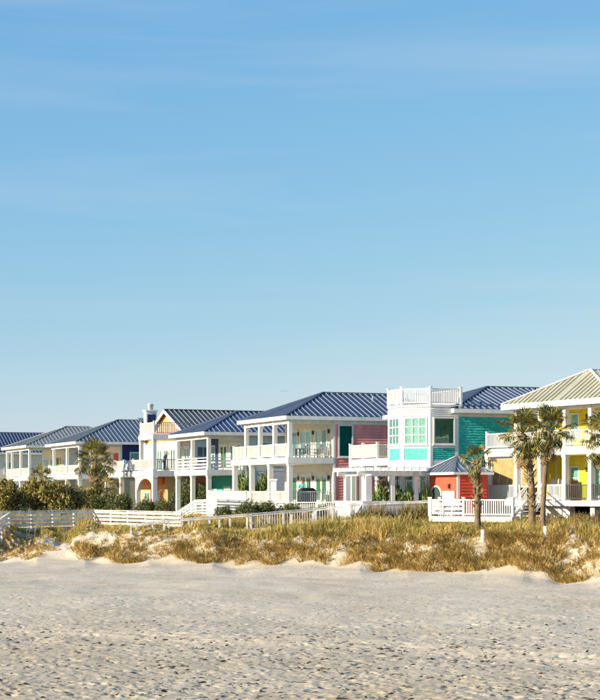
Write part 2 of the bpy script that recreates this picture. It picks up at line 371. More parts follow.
def hip_roof(parent, x0, x1, y0, y1, ze, rise, m, ms, q=None, fascia=.24, cap=None, soffit=WHITE, step=.47):
    ym = (y0+y1)/2; q = q or (y1-y0)/2; zb = ze+fascia
    A, Bc, Cc, D = Vector((x0, y0, zb)), Vector((x1, y0, zb)), Vector((x1, y1, zb)), Vector((x0, y1, zb))
    R0, R1 = Vector((x0+q, ym, zb+rise)), Vector((x1-q, ym, zb+rise))
    mb = MB(); mb.poly([A, Bc, R1, R0]); mb.poly([D, R0, R1, Cc]); mb.poly([A, R0, D]); mb.poly([Bc, Cc, R1]); mb.poly([A, D, Cc, Bc])
    roof = mb.build('roof', m, parent)
    metal_slope(roof, [A, Bc, R1, R0], m, ms, step); metal_slope(roof, [Cc, D, R0, R1], m, ms, step)
    metal_slope(roof, [D, A, R0], m, ms, step); metal_slope(roof, [Bc, Cc, R1], m, ms, step)
    for p, r in ((A, R0), (D, R0), (Bc, R1), (Cc, R1), (R0, R1)):
        if (p-r).length > .1: bar('ridge_cap', cap or m, roof, p+Vector((0, 0, .06)), r+Vector((0, 0, .07)), .16, .06)
    for nm, a, b, c, d in (('fascia', x0, x1, y0-.03, y0), ('fascia', x0, x1, y1, y1+.03), ('fascia', x0-.03, x0, y0-.03, y1+.03), ('fascia', x1, x1+.03, y0-.03, y1+.03)):
        B(F0, nm, WHITE, roof, a, b, -c, -d, ze-.02, zb+.015)
    B(F0, 'soffit', soffit, roof, x0, x1, -y0, -y1, ze, ze+.05)
    return roof
def column(parent, x, y, z0, z1, s=.15, m=WHITE):
    mb = MB(); mb.box(F0, x-s, x+s, -y-s, -y+s, z0, z1); mb.box(F0, x-s-.04, x+s+.04, -y-s-.04, -y+s+.04, z0, z0+.18); mb.box(F0, x-s-.04, x+s+.04, -y-s-.04, -y+s+.04, z1-.16, z1-.002)
    return mb.build('porch_column', m, parent)
def deck(parent, x0, x1, y0, y1, z, band=.45, m=WHITE, name='deck'):
    d = MB().box(F0, x0, x1, -y1, -y0, z-band, z-.03).build(name, m, parent)
    n = int((x1-x0)/.3)
    for i in range(n):
        a = x0+(x1-x0)*i/n; B(F0, 'deck_board', WHITE2, d, a+.005, a+(x1-x0)/n-.005, -y1+.002, -y0-.002, z-.03, z)
    return d
GZ = 2.2
TH = math.radians(22.4)
def px(x, Y): return (x-300)/F*Y
def pz(y, Y): return EYE-(y-495)*Y/F
class House:
    """root Empty on the ground; geometry in local x (inland), y (away along the shore), z above the root"""
    def __init__(s, name, label, xp, Y, th=TH, gz=GZ, cat='house', group='beach houses along the dunes'):
        s.gz = gz; s.root = thing(name, label, cat, (px(xp, Y), Y, gz), th, group); s.th = th
    def w(s, x, y, z):   # local (x, y, world z) to world
        c, k = math.cos(s.th), math.sin(s.th); l = s.root.location
        return Vector((l.x+c*x-k*y, l.y+k*x+c*y, z))
def porch_house(h, W, D, p, z1, z2, ze, cols, deckW, roof, rm, rs, wall_lo, wall_hi, side, style='baluster', lo_cols=None, lo_rail=True, band=.45, near_cols=(), rise=2., over=.5, q=None, cap=None, lo_deck=True, rail_m=None, near_m=None, near_style=None, soffit=CREAM, step=.47):
    r = h.root; g = h.gz; z1 -= g; z2 -= g; ze -= g; rail_m = rail_m or WHITE; near_m = near_m or rail_m; near_style = near_style or style
    B(F0, 'wall', wall_lo, r, p, D, 0, -W, -.3, z2-.1); B(F0, 'wall', wall_hi, r, p, D, 0, -W, z2-.1, ze)
    hip_roof(r, -over, D+over, -over, W+over+roof, ze, rise, rm, rs, q=q, cap=cap, soffit=soffit, step=step)
    deck(r, -.12, p-.005, -.1, deckW, z2, band)
    if lo_deck: deck(r, -.12, p-.006, -.1, deckW, z1, .3, name='porch_floor')
    for y in cols: column(r, .12, y, z2, ze, .14)
    for y in (lo_cols or cols): column(r, .12, y, z1 if lo_deck else -.3, z2-band, .17)
    MB().box(F0, 0, .24, -W+.15, 0, ze-.3, ze-.004).build('porch_beam', WHITE, r); MB().box(F0, .24, p-.01, -.26, -.02, ze-.3, ze-.004).build('porch_beam', WHITE, r)
    for x in near_cols: column(r, x, .12, z2, ze, .12); column(r, x, .12, z1, z2-band, .14)
    fr = Fr((.1, deckW), (0, -1))
    bays = sorted([0.1]+[deckW-y for y in cols]+([] if lo_cols is None else []))
    railing(r, fr, .08, deckW-.2, z2, 1.02, rail_m, style, posts=[.1]+[deckW-y for y in cols[1:]], cap=False)
    railing(r, Fr((0, .1), (1, 0)), .3, p-.02, z2, 1.02, near_m, near_style)
    if lo_rail:
        railing(r, fr, .08, deckW-.2, z1, .95, rail_m, style, cap=False); railing(r, Fr((0, .1), (1, 0)), .32, p-.02, z1, .95, near_m, near_style)
    # corner boards
    B(F0, 'corner_board', WHITE, r, p-.003, p+.16, .085, -.1, .02, ze-.012)
    return Fr((p, W), (0, -1)), Fr((0, 0), (1, 0))    # front wall frame (a from the far end), near side frame (a = x)

# ------------------------------------------------------------------ terrain
def vnoise(x, y, seed=0):
    x = np.asarray(x, float); y = np.asarray(y, float); xi = np.floor(x).astype(np.int64); yi = np.floor(y).astype(np.int64)
    fx = x-xi; fy = y-yi; fx = fx*fx*(3-2*fx); fy = fy*fy*(3-2*fy)
    def hsh(a, b):
        n = (a*374761393+b*668265263+seed*974634531) & 0x7fffffff
        n = ((n ^ (n >> 13))*1274126177) & 0x7fffffff
        return ((n ^ (n >> 16)) & 0xffff)/65535.
    return (hsh(xi, yi)*(1-fx)+hsh(xi+1, yi)*fx)*(1-fy)+(hsh(xi, yi+1)*(1-fx)+hsh(xi+1, yi+1)*fx)*fy
FP = [(-300, 562), (-200, 556), (-120, 563), (-60, 556), (0, 562), (30, 561), (52, 553), (66, 548), (80, 557), (88, 565), (112, 563), (140, 562), (165, 557), (190, 552), (204, 554), (214, 568), (242, 568), (268, 563), (300, 562), (318, 559), (345, 560), (362, 571), (395, 572), (420, 566), (440, 556), (458, 556), (470, 570), (510, 572), (540, 575), (560, 583), (580, 583), (605, 578), (660, 572), (700, 585), (760, 578), (900, 588)]
_gx = np.arange(-300, 901, 2.0); _gy = np.interp(_gx, [a for a, b in FP], [b for a, b in FP])
_k = np.exp(-.5*(np.arange(-20, 21)*2/13.0)**2); _gy = np.convolve(np.pad(_gy, 20, 'edge'), _k/_k.sum(), 'valid')
FPX, FPY = _gx, _gy
def dune(X, Y):
    X = np.asarray(X, float); Y = np.asarray(Y, float); p = 300+F*X/np.maximum(Y, 1)
    pc = np.clip(p, -300, 900); Yf = 108-27*pc/600
    fy = np.interp(pc, FPX, FPY)+2.5*(vnoise(p/14, Y*.12, 3)-.5)
    return p, Y-Yf+(vnoise(X*.6, Y*.5, 13)-.5)*1.6, EYE-(fy-495)*Yf/F, fy
def sm(t): t = np.clip(t, 0, 1); return t*t*(3-2*t)
def ground(X, Y):
    p, s, zf, fy = dune(X, Y)
    zf = np.minimum(zf, .3)
    gull = np.clip((556-fy)/5, 0, 1)                         # gaps in the dune line
    crest = 1.80+.45*(vnoise(X*.35+9, Y*.2, 5)-.4)-.35*gull
    wd = 4.6+3*gull
    z = zf*sm((s+9)/9)
    tt = np.clip((s+2.2)/(wd+1.6), 0, 1); z = z+(crest-zf)*(.8*sm(tt)+.2*tt)
    lump = (vnoise(X*.8+.3*Y, Y*.6, 8)-.5)*.6*sm(s/1.5)*(1-sm((s-14)/6))+(vnoise(X*2.6, Y*2, 9)-.5)*.22*sm(s/1.)*(1-sm((s-10)/6))
    z = z+lump+np.clip(s-8, 0, 14)/14*.3+np.clip(s-22, 0, 50)/50*.35
    return z
def gz(x, y): return float(ground(np.array([x]), np.array([y]))[0])

rows = np.concatenate([np.arange(30, 60, .075), np.arange(60, 82, .11), np.arange(82, 122, .2), np.arange(122, 300, 2.5)])
ts = np.linspace(-.34, .34, 780)
T, YY = np.meshgrid(ts, rows); XX = T*YY
ZZ = ground(XX, YY)
_, S, _, _ = dune(XX, YY)
flat = 1-sm((S+4)/5)
ZZ += flat*((vnoise(XX*.25, YY*.16, 21)-.5)*.16+(vnoise(XX*.9, YY*.6, 22)-.5)*.07)
# wheel track ridge crossing the beach
tr = (51.7-8.4*(300+F*T)/600)+.5*np.sin(XX*.5)
near = 1-sm((YY-tr+4)/30.)
rough = .35+.65*near
ZZ += flat*rough*((vnoise(XX*3.1, YY*2.4, 23)-.5)*.028+(vnoise(XX*7.3, YY*5.8, 24)-.5)*.018+(vnoise(XX*15, YY*11, 25)-.5)*.012)
trk = np.exp(-((YY-tr)/.45)**2); trk2 = np.exp(-((YY-tr-1.9)/.35)**2)
ZZ += .07*trk+.05*trk2-.05*np.exp(-((YY-tr-.95)/.3)**2)
# footprints
def stamp(n, y0, y1, dmin, dmax, pw, rs=1.):
    for _ in range(n):
        y = y0+(y1-y0)*random.random()**pw; t = random.uniform(-.3, .3); x = t*y
        j = int(np.searchsorted(rows, y)); i = int(np.searchsorted(ts, t))
        a = random.gauss(0, .45); ca, sa = math.cos(a), math.sin(a)
        ln = random.uniform(.09, .22)*rs; wd = random.uniform(.04, .075)*rs; R = .45
        dj = max(2, int(R/(rows[min(j+1, len(rows)-1)]-rows[j-1])*2)); di = max(2, int(R/((ts[1]-ts[0])*y)))
        sl = (slice(max(0, j-dj), j+dj), slice(max(0, i-di), i+di))
        dx = XX[sl]-x; dy = YY[sl]-y; u = dx*ca+dy*sa; v = -dx*sa+dy*ca
        r2 = (u/ln)**2+(v/wd)**2; d = random.uniform(dmin, dmax)
        ZZ[sl] += -d*np.exp(-r2**2)+.14*d*np.exp(-((np.sqrt(r2)-1.6)/.5)**2)
stamp(3000, 31, 70, .05, .10, 1.8)
stamp(4500, 36, 98, .025, .05, 1.3, .7)
edge = sm((np.abs(T)-.31)/.03); ZZ = ZZ*(1-edge)+(-.26)*edge
ZZ[0, :] = -.26; ZZ[-1, :] = -.6
nr, nc = XX.shape
verts = np.stack([XX, YY, ZZ], -1).reshape(-1, 3)
idx = np.arange(nr*nc).reshape(nr, nc)
faces = np.stack([idx[:-1, :-1], idx[:-1, 1:], idx[1:, 1:], idx[1:, :-1]], -1).reshape(-1, 4)
me = bpy.data.meshes.new('beach'); me.vertices.add(len(verts)); me.vertices.foreach_set('co', verts.ravel())
me.loops.add(faces.size); me.loops.foreach_set('vertex_index', faces.ravel().astype(np.int32))
me.polygons.add(len(faces)); me.polygons.foreach_set('loop_start', np.arange(0, faces.size, 4, dtype=np.int32))
Sf = S[:-1, :-1].ravel(); me.polygons.foreach_set('material_index', (Sf > 24).astype(np.int32))
me.polygons.foreach_set('use_smooth', np.ones(len(faces), bool)); me.update(calc_edges=True)
me.materials.append(SAND); me.materials.append(SOIL)
tag(obj('beach', me), kind='structure')
# wide ground to the horizon
gm = MB(); N = 48
ring = [(0, 0)]+[(r*math.cos(2*math.pi*k/N), r*math.sin(2*math.pi*k/N)) for r in (30, 120, 400, 1500, 5000) for k in range(N)]
gm.v = [(x, y, -.22) for x, y in ring]
for k in range(N): gm.f.append((0, 1+k, 1+(k+1) % N))
for q_ in range(4):
    for k in range(N): a = 1+q_*N+k; b = 1+q_*N+(k+1) % N; gm.f.append((a, a+N, b+N, b))
tag(gm.build('ground', SAND), kind='structure')

# ------------------------------------------------------------------ houses
BEH = 'beach houses along the dunes'
# H5 pink
h5 = House('beach_house', 'pink clapboard house with navy metal roof and two tiers of white porches', 289, 124)
FW, NS = porch_house(h5, 9.5, 15, 3.5, 3.54, 6.97, 9.72, [.12, 3.1, 6.1, 9.1], 12, 0, NAVYR, NAVYS, PINK, PINK, PINK,
                     lo_cols=[.12, 4., 7.9, 11.7], near_m=WHITE, rise=2.05, over=.36)
g = GZ; r5 = h5.root; z1, z2, ze = 3.54-g, 6.97-g, 9.72-g
for zz in (z1, z2):
    for a in (.5, 3.3, 6.3): french_door(r5, FW, a, a+2.2, zz, 2.2, 2, back=mat('pale_green_curtain', (.62, .70, .55), .8))
    for a in (3.0, 5.9, 8.9): lantern(r5, FW, a, zz+1.75)
B(FW, 'wall_panel', CREAM, r5, 0, 9.44, 0, .012, z1, z2-.45); B(FW, 'wall_panel', CREAM, r5, 0, 9.44, 0, .012, z2, ze-.01)
holes = [(4.0, 5.0, 9.04-g-1.95, 9.3-g), (4.6, 5.3, 3.9-g, 5.9-g), (5.75, 6.45, 3.9-g, 5.9-g), (9, 10.2, 4.2-g, 5.9-g)]
siding(r5, NS, 3.66, 15, .02, ze-.02, PINK, .2, [(a-.11, b+.11, c-.17, d+.11) for a, b, c, d in holes])
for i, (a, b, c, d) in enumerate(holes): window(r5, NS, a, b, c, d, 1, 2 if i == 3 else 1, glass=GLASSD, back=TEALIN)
B(NS, 'frieze_board', WHITE, r5, 3.66, 15, .046, .07, ze-.3, ze-.01)

# H4 navy roof house
h4 = House('beach_house', 'house with bright blue metal roof, horizontal porch rails and teal ground floor', 208, 140)
FW, NS = porch_house(h4, 8.4, 13, 3, 3.1, 6.3, 9.15, [.12, 4.2, 8.2], 8.5, 0, mat('blue_metal_roof', (.033, .055, .125), .36, .5, .4, var=.08, scale=.6), NAVYS, LBLUE, LBLUE, LBLUE, style='board', rise=1.95, lo_rail=False, lo_deck=False)
r4 = h4.root; z1, z2, ze = 3.1-g, 6.3-g, 9.15-g
MINTW = mat('pale_mint_wall', (.60, .70, .62), .6)
B(FW, 'wall_panel', TEALP, r4, 0, 8.38, 0, .011, .1, z2-.46); B(FW, 'wall_panel', MINTW, r4, 2.6, 8.38, 0, .012, z2, ze-.01); B(FW, 'wall_panel', NAVYW, r4, 0, 2.6, 0, .013, z2, ze-.01)
for a in (3.1, 5.6): french_door(r4, FW, a, a+1.7, z2, 2.15, 2)
window(r4, FW, 1.0, 1.7, z2+.8, z2+2.1, 1, 2); window(r4, FW, 7.6, 8.1, z2+.9, z2+2.1, 1, 2, sill=False)
for a in (4.2, 6.4): french_door(r4, FW, a, a+1.4, .5, 2.1, 2)
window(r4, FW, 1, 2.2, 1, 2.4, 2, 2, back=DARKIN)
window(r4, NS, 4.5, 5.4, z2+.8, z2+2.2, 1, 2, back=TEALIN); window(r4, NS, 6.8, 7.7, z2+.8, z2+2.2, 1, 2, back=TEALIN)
B(NS, 'wall_panel', MINTW, r4, 3.17, 13, .001, .014, z2-.1, ze)

# H3 peach gabled house with roof deck
h3 = House('beach_house', 'peach gabled house with rooftop deck, long white balcony and square chimney', 153.5, 154)
r3 = h3.root; zd = 6.42-g; zr = 9.72-g
B(F0, 'wall', CREAM, r3, 4, 16, -1.2, -16, zd-.3, 9.5-g); B(F0, 'wall', BEIGE, r3, 3.2, 16, -1.2, -16, -.3, zd-.31)
def gable_roof(parent, x0, x1, y0, y1, ze, rise, m, ms, wallm, wx):
    ym = (y0+y1)/2; A, Bq, Cq, D = Vector((x0, y0, ze)), Vector((x1, y0, ze)), Vector((x1, y1, ze)), Vector((x0, y1, ze)); R0, R1 = Vector((x0, ym, ze+rise)), Vector((x1, ym, ze+rise))
    mb = MB(); mb.poly([A, Bq, R1, R0]); mb.poly([Cq, D, R0, R1]); dz = Vector((0, 0, -.12)); mb.poly([A+dz, R0+dz, R1+dz, Bq+dz]); mb.poly([Cq+dz, R1+dz, R0+dz, D+dz])
    roof = mb.build('roof', m, parent)
    metal_slope(roof, [A, Bq, R1, R0], m, ms); metal_slope(roof, [Cq, D, R0, R1], m, ms)
    for p, q in ((A, R0), (D, R0)): bar('rake_board', WHITE, roof, p+Vector((-.03, 0, -.12)), q+Vector((-.03, 0, -.12)), .05, .3)
    bar('ridge_cap', m, roof, R0+Vector((0, 0, .06)), R1+Vector((0, 0, .06)), .2, .08)
    mb = MB(); k = .5; s_ = rise/(ym-y0)
    mb.poly([(wx, y0+k, ze-.2), (wx, y1-k, ze-.2), (wx, y1-k, ze+k*s_-.13), (wx, ym, ze+rise-.13), (wx, y0+k, ze+k*s_-.13)]); mb.build('gable_wall', wallm, parent)
    return roof
gable_roof(r3, 3.6, 16.5, .9, 15.3, 9.5-g, 2.85, GREYR, GREYS, PEACH, 3.98)
frg = Fr((3.98, 15), (0, -1))
deck(r3, -.1, 3.98, -.1, 16, zd, .5); deck(r3, -.1, 3.97, -.1, 4.3, zr, .45, name='roof_deck')
fr = Fr((.1, 16), (0, -1))
railing(r3, fr, .1, 15.8, zd, 1.05, posts=[.1, 3.2, 6.3, 9.4, 12, 15.85], cap=True)
railing(r3, Fr((0, .1), (1, 0)), .3, 3.9, zd, 1.05, GREYP, step=.2)
railing(r3, Fr((.1, 4.3), (0, -1)), .1, 4.1, zr, 1.1, posts=[.1, 4.2], cap=True)
railing(r3, Fr((0, .1), (1, 0)), .3, 3.9, zr, 1.1, GREYP, step=.2); railing(r3, Fr((0, 4.15), (1, 0)), .3, 3.9, zr, 1.1)
for y in (.12, 4.1): column(r3, .12, y, zd, zr-.45, .16); column(r3, 3.7, y, zd, zr-.45, .12)
for y in (.12, 5.2, 10.5, 15.6): column(r3, .12, y, -.3, zd-.5, .2)
# arched valance between two deck columns
mb = MB(); n = 14; y0_, y1_, zt = .32, 5.0, zd-.5
arc = [(y0_+(y1_-y0_)*(.5-.5*math.cos(math.pi*k/n)), zt-1.35+1.15*math.sin(math.pi*k/n)) for k in range(n+1)]
for k in range(n):
    (ya, za), (yb, zb) = arc[k], arc[k+1]
    i = len(mb.v); mb.v += [(x, y, z) for x in (.02, .2) for y, z in ((ya, za), (yb, zb), (yb, zt), (ya, zt))]
    mb.f += [(i, i+3, i+2, i+1), (i+4, i+5, i+6, i+7), (i, i+1, i+5, i+4)]
mb.build('arch', WHITE, r3)
fl = Fr((3.2, 16), (0, -1)); fu = Fr((4, 16), (0, -1))
B(fl, 'wall_panel', PEACH, r3, 2.4, 10.2, .001, .02, -.1, zd-.5); B(fl, 'awning_valance', ORANGE, r3, 2.8, 9.4, .021, .3, zd-1.2, zd-.55)
window(r3, fl, 3.2, 4.8, .5, 2.2, 2, 2, out=.02, back=mat('green_blind', (.3, .5, .3), .8)); french_door(r3, fl, 6.6, 8.0, .0, 2.2, 1, fm=PEACH, back=PEACH, out=.02)
ROSE = mat('rose_curtain', (.62, .42, .34), .8); BROWNB = mat('brown_blind', (.16, .11, .07), .8)
for a, bk_ in ((4.6, CURT), (6.7, ROSE), (8.8, BROWNB), (10.9, ROSE), (13.0, BROWNB)): french_door(r3, fu, a, a+1.5, zd, 2.2, 2, back=bk_)
B(fu, 'wall_panel', mat('shell_pink_paint', (.70, .58, .46), .6), r3, 4, 14.75, .001, .006, zd, zr-.45)
fn = Fr((0, 1.2), (1, 0))
for a in (4.6, 6.4, 8.6): window(r3, fn, a, a+1.1, zd+.5, zd+2.2, 2, 2, back=BROWNB)
for a in (4.4, 6.6): window(r3, fn, a, a+1.1, .6, 2.2, 2, 2, back=DARKIN)
B(fn, 'awning_valance', mat('brick_red_paint', (.55, .10, .04), .6), r3, 3.9, 6.6, .05, .3, zd-1.2, zd-.5)
# chimney
ch = MB().box(F0, 4.3, 5.4, -16.9, -16.05, -.3, 12.6-g).build('chimney', WHITE, r3)
B(F0, 'chimney_panel', NAVYW, ch, 4.42, 5.28, -16.05, -16.03, 10.3-g, 12.3-g); B(F0, 'chimney_cap', WHITE, ch, 4.2, 5.5, -17, -15.95, 12.6-g, 12.75-g)
MB().tube([(4.85, 16.5, 12.75-g), (4.85, 16.5, 13.15-g), (4.85, 16.5, 13.16-g), (4.85, 16.5, 13.35-g)], [.3, .3, .36, .33], 12).build('flue', METALC, ch)

# H2
h2 = House('beach_house', 'navy sided house with slate blue hip roof, red door and vent stack', 79, 178)
FW, NS = porch_house(h2, 12, 15, 4.5, 3.2, 6.35, 9.55, [.12, 5.2, 11.0], 12.2, 0, SLATR, GREYS, BEIGE, NAVYW, NAVYW, rise=2.6, lo_rail=False, lo_deck=False)
r2 = h2.root; z2, ze = 6.35-g, 9.55-g
B(FW, 'wall_panel', CREAM, r2, 0, 11.95, .001, .015, z2, ze-.01)
B(FW, 'red_door', RED, r2, 9.6, 11.2, .02, .08, z2, z2+2.3)
for a in (1.5, 4.4, 7.2): french_door(r2, FW, a, a+1.8, z2, 2.2, 2)
lantern(r2, FW, 6.8, z2+1.7)
siding(r2, NS, 4.66, 15, z2-.4, ze-.02, NAVYW, .22)
window(r2, NS, 5.6, 6.6, z2+.8, z2+2.3, 1, 2, out=.05)
vs = MB().tube([(9.4, 6, 12.2-g), (9.4, 6, 12.9-g)], [.18, .18], 10).build('vent_stack', METALC, r2); MB().tube([(9.4, 6, 12.9-g), (9.4, 6, 13.02-g)], [.32, .25], 10).build('vent_cap', METALC, vs)
mb = MB().box(F0, 8.2, 8.9, -6.3, -5.7, 12.0-g, 12.65-g); mb.build('roof_vent', METALC, r2)

# H1
h1 = House('beach_house', 'house with pale grey metal hip roof, green shutter and orange chair on its porch', 29, 198.5)
FW, NS = porch_house(h1, 12, 15, 4.5, 3.2, 6.35, 9.75, [.12, 4.6, 9.2, 11.9], 12.2, 0, mat('galvanised_roof', (.24, .24, .22), .4, .5, .3, scale=.6), GREYS, BEIGE, CREAM, CREAM, rise=2.5, lo_rail=False, lo_deck=False, near_m=GREYP)
r1 = h1.root; z2, ze = 6.35-g, 9.75-g
for a in (1.0, 4.6): window(r1, FW, a, a+2.4, z2+.7, z2+2.2, 1, 1, glass=GLASSD, back=LBLUE)
B(FW, 'shutter', GREEN, r1, 7.4, 8.2, .02, .08, z2+.3, z2+2.3); B(FW, 'shutter', ORANGE, r1, 8.9, 9.5, .02, .08, z2+.3, z2+2.3)
french_door(r1, FW, 9.8, 11.4, z2, 2.2, 2)
window(r1, NS, 6, 7.2, z2+.8, z2+2.2, 1, 2)
# H0
h0 = House('beach_house', 'farthest house with navy metal roof rising behind the pale grey roofed one', -38, 235.5)
FW, NS = porch_house(h0, 12, 24, 3.5, 3.2, 6.5, 9.9, [.12, 4, 8, 11.9], 12.2, 0, NAVYR, NAVYS, CREAM, CREAM, CREAM, rise=3.0, lo_rail=False, lo_deck=False)
for a in (1, 4.5, 8): french_door(h0.root, FW, a, a+1.8, 6.5-g, 2.2, 2)
window(h0.root, NS, 6, 7.2, 7.3-g, 8.7-g, 1, 2)

# H6 turquoise with octagonal tower
h6 = House('beach_house', 'turquoise shingled house with white octagonal corner tower and navy metal roof', 457, 112)
r6 = h6.root; ze = 9.62-g; LW = 6.1-g
B(F0, 'wall', TEALP, r6, 0, 14, -.02, -10, -.3, ze)
hip_roof(r6, -.45, 14.5, -.45, 10.45, ze, 1.85, NAVYR, NAVYS)
NS = Fr((0, .02), (1, 0))
shingles(r6, NS, .1, 14, .2, ze-.25, TEAL, .17)
B(NS, 'frieze_board', WHITE, r6, .1, 14, .0, .06, ze-.25, ze-.005); B(NS, 'corner_board', WHITE, r6, -.06, .1, .0, .075, 0, ze)
a8 = 1.97; c8 = a8/math.sqrt(2)
oct_ = [(0, 0), (-a8, 0), (-a8-c8, c8), (-a8-c8, c8+a8), (-a8, 2*c8+a8), (0, 2*c8+a8)]
zt = 9.98-g
mb = MB(); k = len(oct_)
mb.v = [(x, y, -.3) for x, y in oct_]+[(x, y, zt) for x, y in oct_]
for i in range(k-1): mb.f.append((i+1, i, i+k, i+1+k))
mb.f.append(tuple(range(k, 2*k)))
tower = mb.build('tower', WHITE, r6)
for i in range(k-1):
    pR, pL = oct_[i], oct_[i+1]; fr = Fr(pL, (pR[0]-pL[0], pR[1]-pL[1])); W_ = a8
    near = i == 0
    # upper window, panel, lower window
    m1, m2 = (.28, W_-.28)
    window(r6, fr, m1, m2, 7.6-g, 9.22-g, 1 if near else 3, 1 if near else 3, trim=.1, glass=GLASSD if near else GLASS, back=TEALIN if near else CURT, out=.02)
    B(fr, 'corner_board', WHITE, r6, -.03, .17, .0, .06, .1, zt-.3); B(fr, 'corner_board', WHITE, r6, W_-.17, W_+.03, .0, .06, .1, zt-.3)
    B(fr, 'trim_band', WHITE, r6, .17, W_-.17, 0, .05, 7.28-g, 7.42-g); B(fr, 'trim_band', WHITE, r6, .17, W_-.17, 0, .05, LW, 6.5-g)
    shingles(r6, fr, .2, W_-.2, 6.5-g, 7.28-g, TEAL if near else TEALLIT, .13, out=.0, expo_w=.16)
    window(r6, fr, m1, m2, 4.0-g, 5.7-g, 2, 3, trim=.1, out=.02)
    for zz in (9.42, 9.55, 9.68, 9.81): B(fr, 'cornice_board', WHITE, r6, -.02, W_+.02, .0, .075+.02*(zz-9.42)*4, zz-g, zz+.11-g, 'board')
# rooftop platform and railing
big = [(.35, -.1), (-a8-.04, -.12), (-a8-c8-.12, c8-.04), (-a8-c8-.12, c8+a8+.04), (-a8-.04, 2*c8+a8+.12), (.35, 2*c8+a8+.1)]
mb = MB(); mb.v = [(x, y, zt) for x, y in big]+[(x, y, zt+.16) for x, y in big]; k = len(big)
for i in range(k): mb.f.append((i, (i+1) % k, (i+1) % k+k, i+k))
mb.f += [tuple(range(k)), tuple(range(2*k-1, k-1, -1))]; mb.build('tower_deck', WHITE, r6)
for i in range(k):
    pR, pL = big[i], big[(i+1) % k]; ln = math.hypot(pR[0]-pL[0], pR[1]-pL[1]); fr = Fr(pL, ((pR[0]-pL[0])/ln, (pR[1]-pL[1])/ln))
    railing(r6, fr, .06, ln-.06, zt+.16, 1.05, WHITE, step=.13, posts=[.06], cap=True, out=-.08)
# upper side deck and what carries it
xd0, xd1, yd0, yd1, zd6 = -2.8, -.01, 6.56, 11.2, 6.72-g
deck(r6, xd0, xd1, yd0-1.75, yd1, zd6, .5)
fr = Fr((xd0+.08, yd1), (0, -1)); railing(r6, fr, .05, yd1-yd0, zd6, 1.0, step=.12, posts=[.08, 2.3, yd1-yd0+.02])
railing(r6, Fr((xd0, yd0+.05), (1, 0)), .15, 2.75, zd6, 1.0, step=.15)
for x, y in ((xd0+.2, yd0+.2), (xd0+.2, 9), (xd0+.2, yd1-.2), (-.3, yd0+.2)): column(r6, x, y, -.3, zd6-.5, .15)
fr = Fr((0, 10), (0, -1)); french_door(r6, fr, .5, 2.2, zd6, 2.1, 2); french_door(r6, fr, .5, 2.2, 1, 2.1, 2)
window(r6, fr, 3.1, 4.1, zd6+.8, zd6+2.1, 2, 2)

# H7 yellow
TH7 = math.radians(30)
Y7 = 107; 
h7 = House('beach_house', 'yellow house with sage green metal roof and double white porches behind the tall palms', 515.7, Y7, TH7)
r7 = h7.root      # local y runs away from the camera to the left, so the house lies at y < 0
z1, z2, ze = 3.86-g, 7.15-g, 9.58-g; P7 = 2.5; NB = 4; ST = 2.4; LEN = NB*ST
B(F0, 'wall', YELLOW, r7, P7, 13, -(-.9), -(-LEN), -.3, ze)
B(F0, 'lower_wing_wall', YELLOW, r7, P7+.02, 12, -3.0, .9, .2, z2-.51)
hip_roof(r7, -.55, 13.5, -LEN-.45, .75, ze, 1.95, SAGER, SAGES, q=2.7, cap=WHITE, soffit=CREAM, fascia=.3, step=.45)
deck(r7, -.1, P7-.004, -LEN, 3.2, z2, .5); deck(r7, -.1, P7-.006, -LEN, 3.2, z1, .32, name='porch_floor')
fr = Fr((.1, 3.2), (0, -1))         # a = 3.2 - y
for i in range(NB+1):
    y = -i*ST; column(r7, .12, y, z2, ze, .14); column(r7, .12, y, z1, z2-.5, .15)
column(r7, .12, 3.05, z1, z2-.5, .13); column(r7, P7-.2, 3.05, z1, z2-.5, .13)
MB().box(F0, 0, .24, -.15, LEN, ze-.22, ze-.004).build('porch_beam', WHITE, r7)
railing(r7, fr, .05, 3.2+LEN, z2, 1.0, step=.15, posts=[.06]); railing(r7, Fr((.1, 3.1), (1, 0)), 0, 2.3, z2, 1.0)
railing(r7, fr, .05, 2.95, z1, .98, step=.14); railing(r7, fr, 5.75, 8.0, z1, .98, step=.15, posts=[5.75, 8.0], cap=False); railing(r7, fr, 8.1, 3.2+LEN, z1, .98, DARKM, step=.17)
FW7 = Fr((P7, -.9), (0, -1))        # a runs towards the camera
hl = []
def w7(a0, a1, zb, zt, **k): hl.append((a0-.12, a1+.12, zb-.18, zt+.12)); return window(r7, FW7, a0, a1, zb, zt, **k)
for zz in (z1, z2):
    w7(1.55, 2.25, zz+.75, zz+2.05, nx=1, nz=2, sill=False, back=mat('pale_blue_blind', (.55, .68, .70), .8))
    french_door(r7, FW7, 3.75, 4.65, zz, 2.1, 1, fm=WHITE); hl.append((3.62, 4.78, zz, zz+2.23))
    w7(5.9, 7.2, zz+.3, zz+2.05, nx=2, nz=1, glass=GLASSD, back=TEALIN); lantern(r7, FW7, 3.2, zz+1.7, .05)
siding(r7, FW7, 0, LEN-.9, z1, z2-.5, YELLOW, .2, hl); siding(r7, FW7, 0, LEN-.9, z2, ze-.02, YELLOW, .2, hl)
B(FW7, 'corner_board', WHITE, r7, -.03, .12, .0, .06, z1, z2-.51); B(FW7, 'corner_board', YELLOW, r7, -.03, .12, .0, .06, z2, ze-.02)
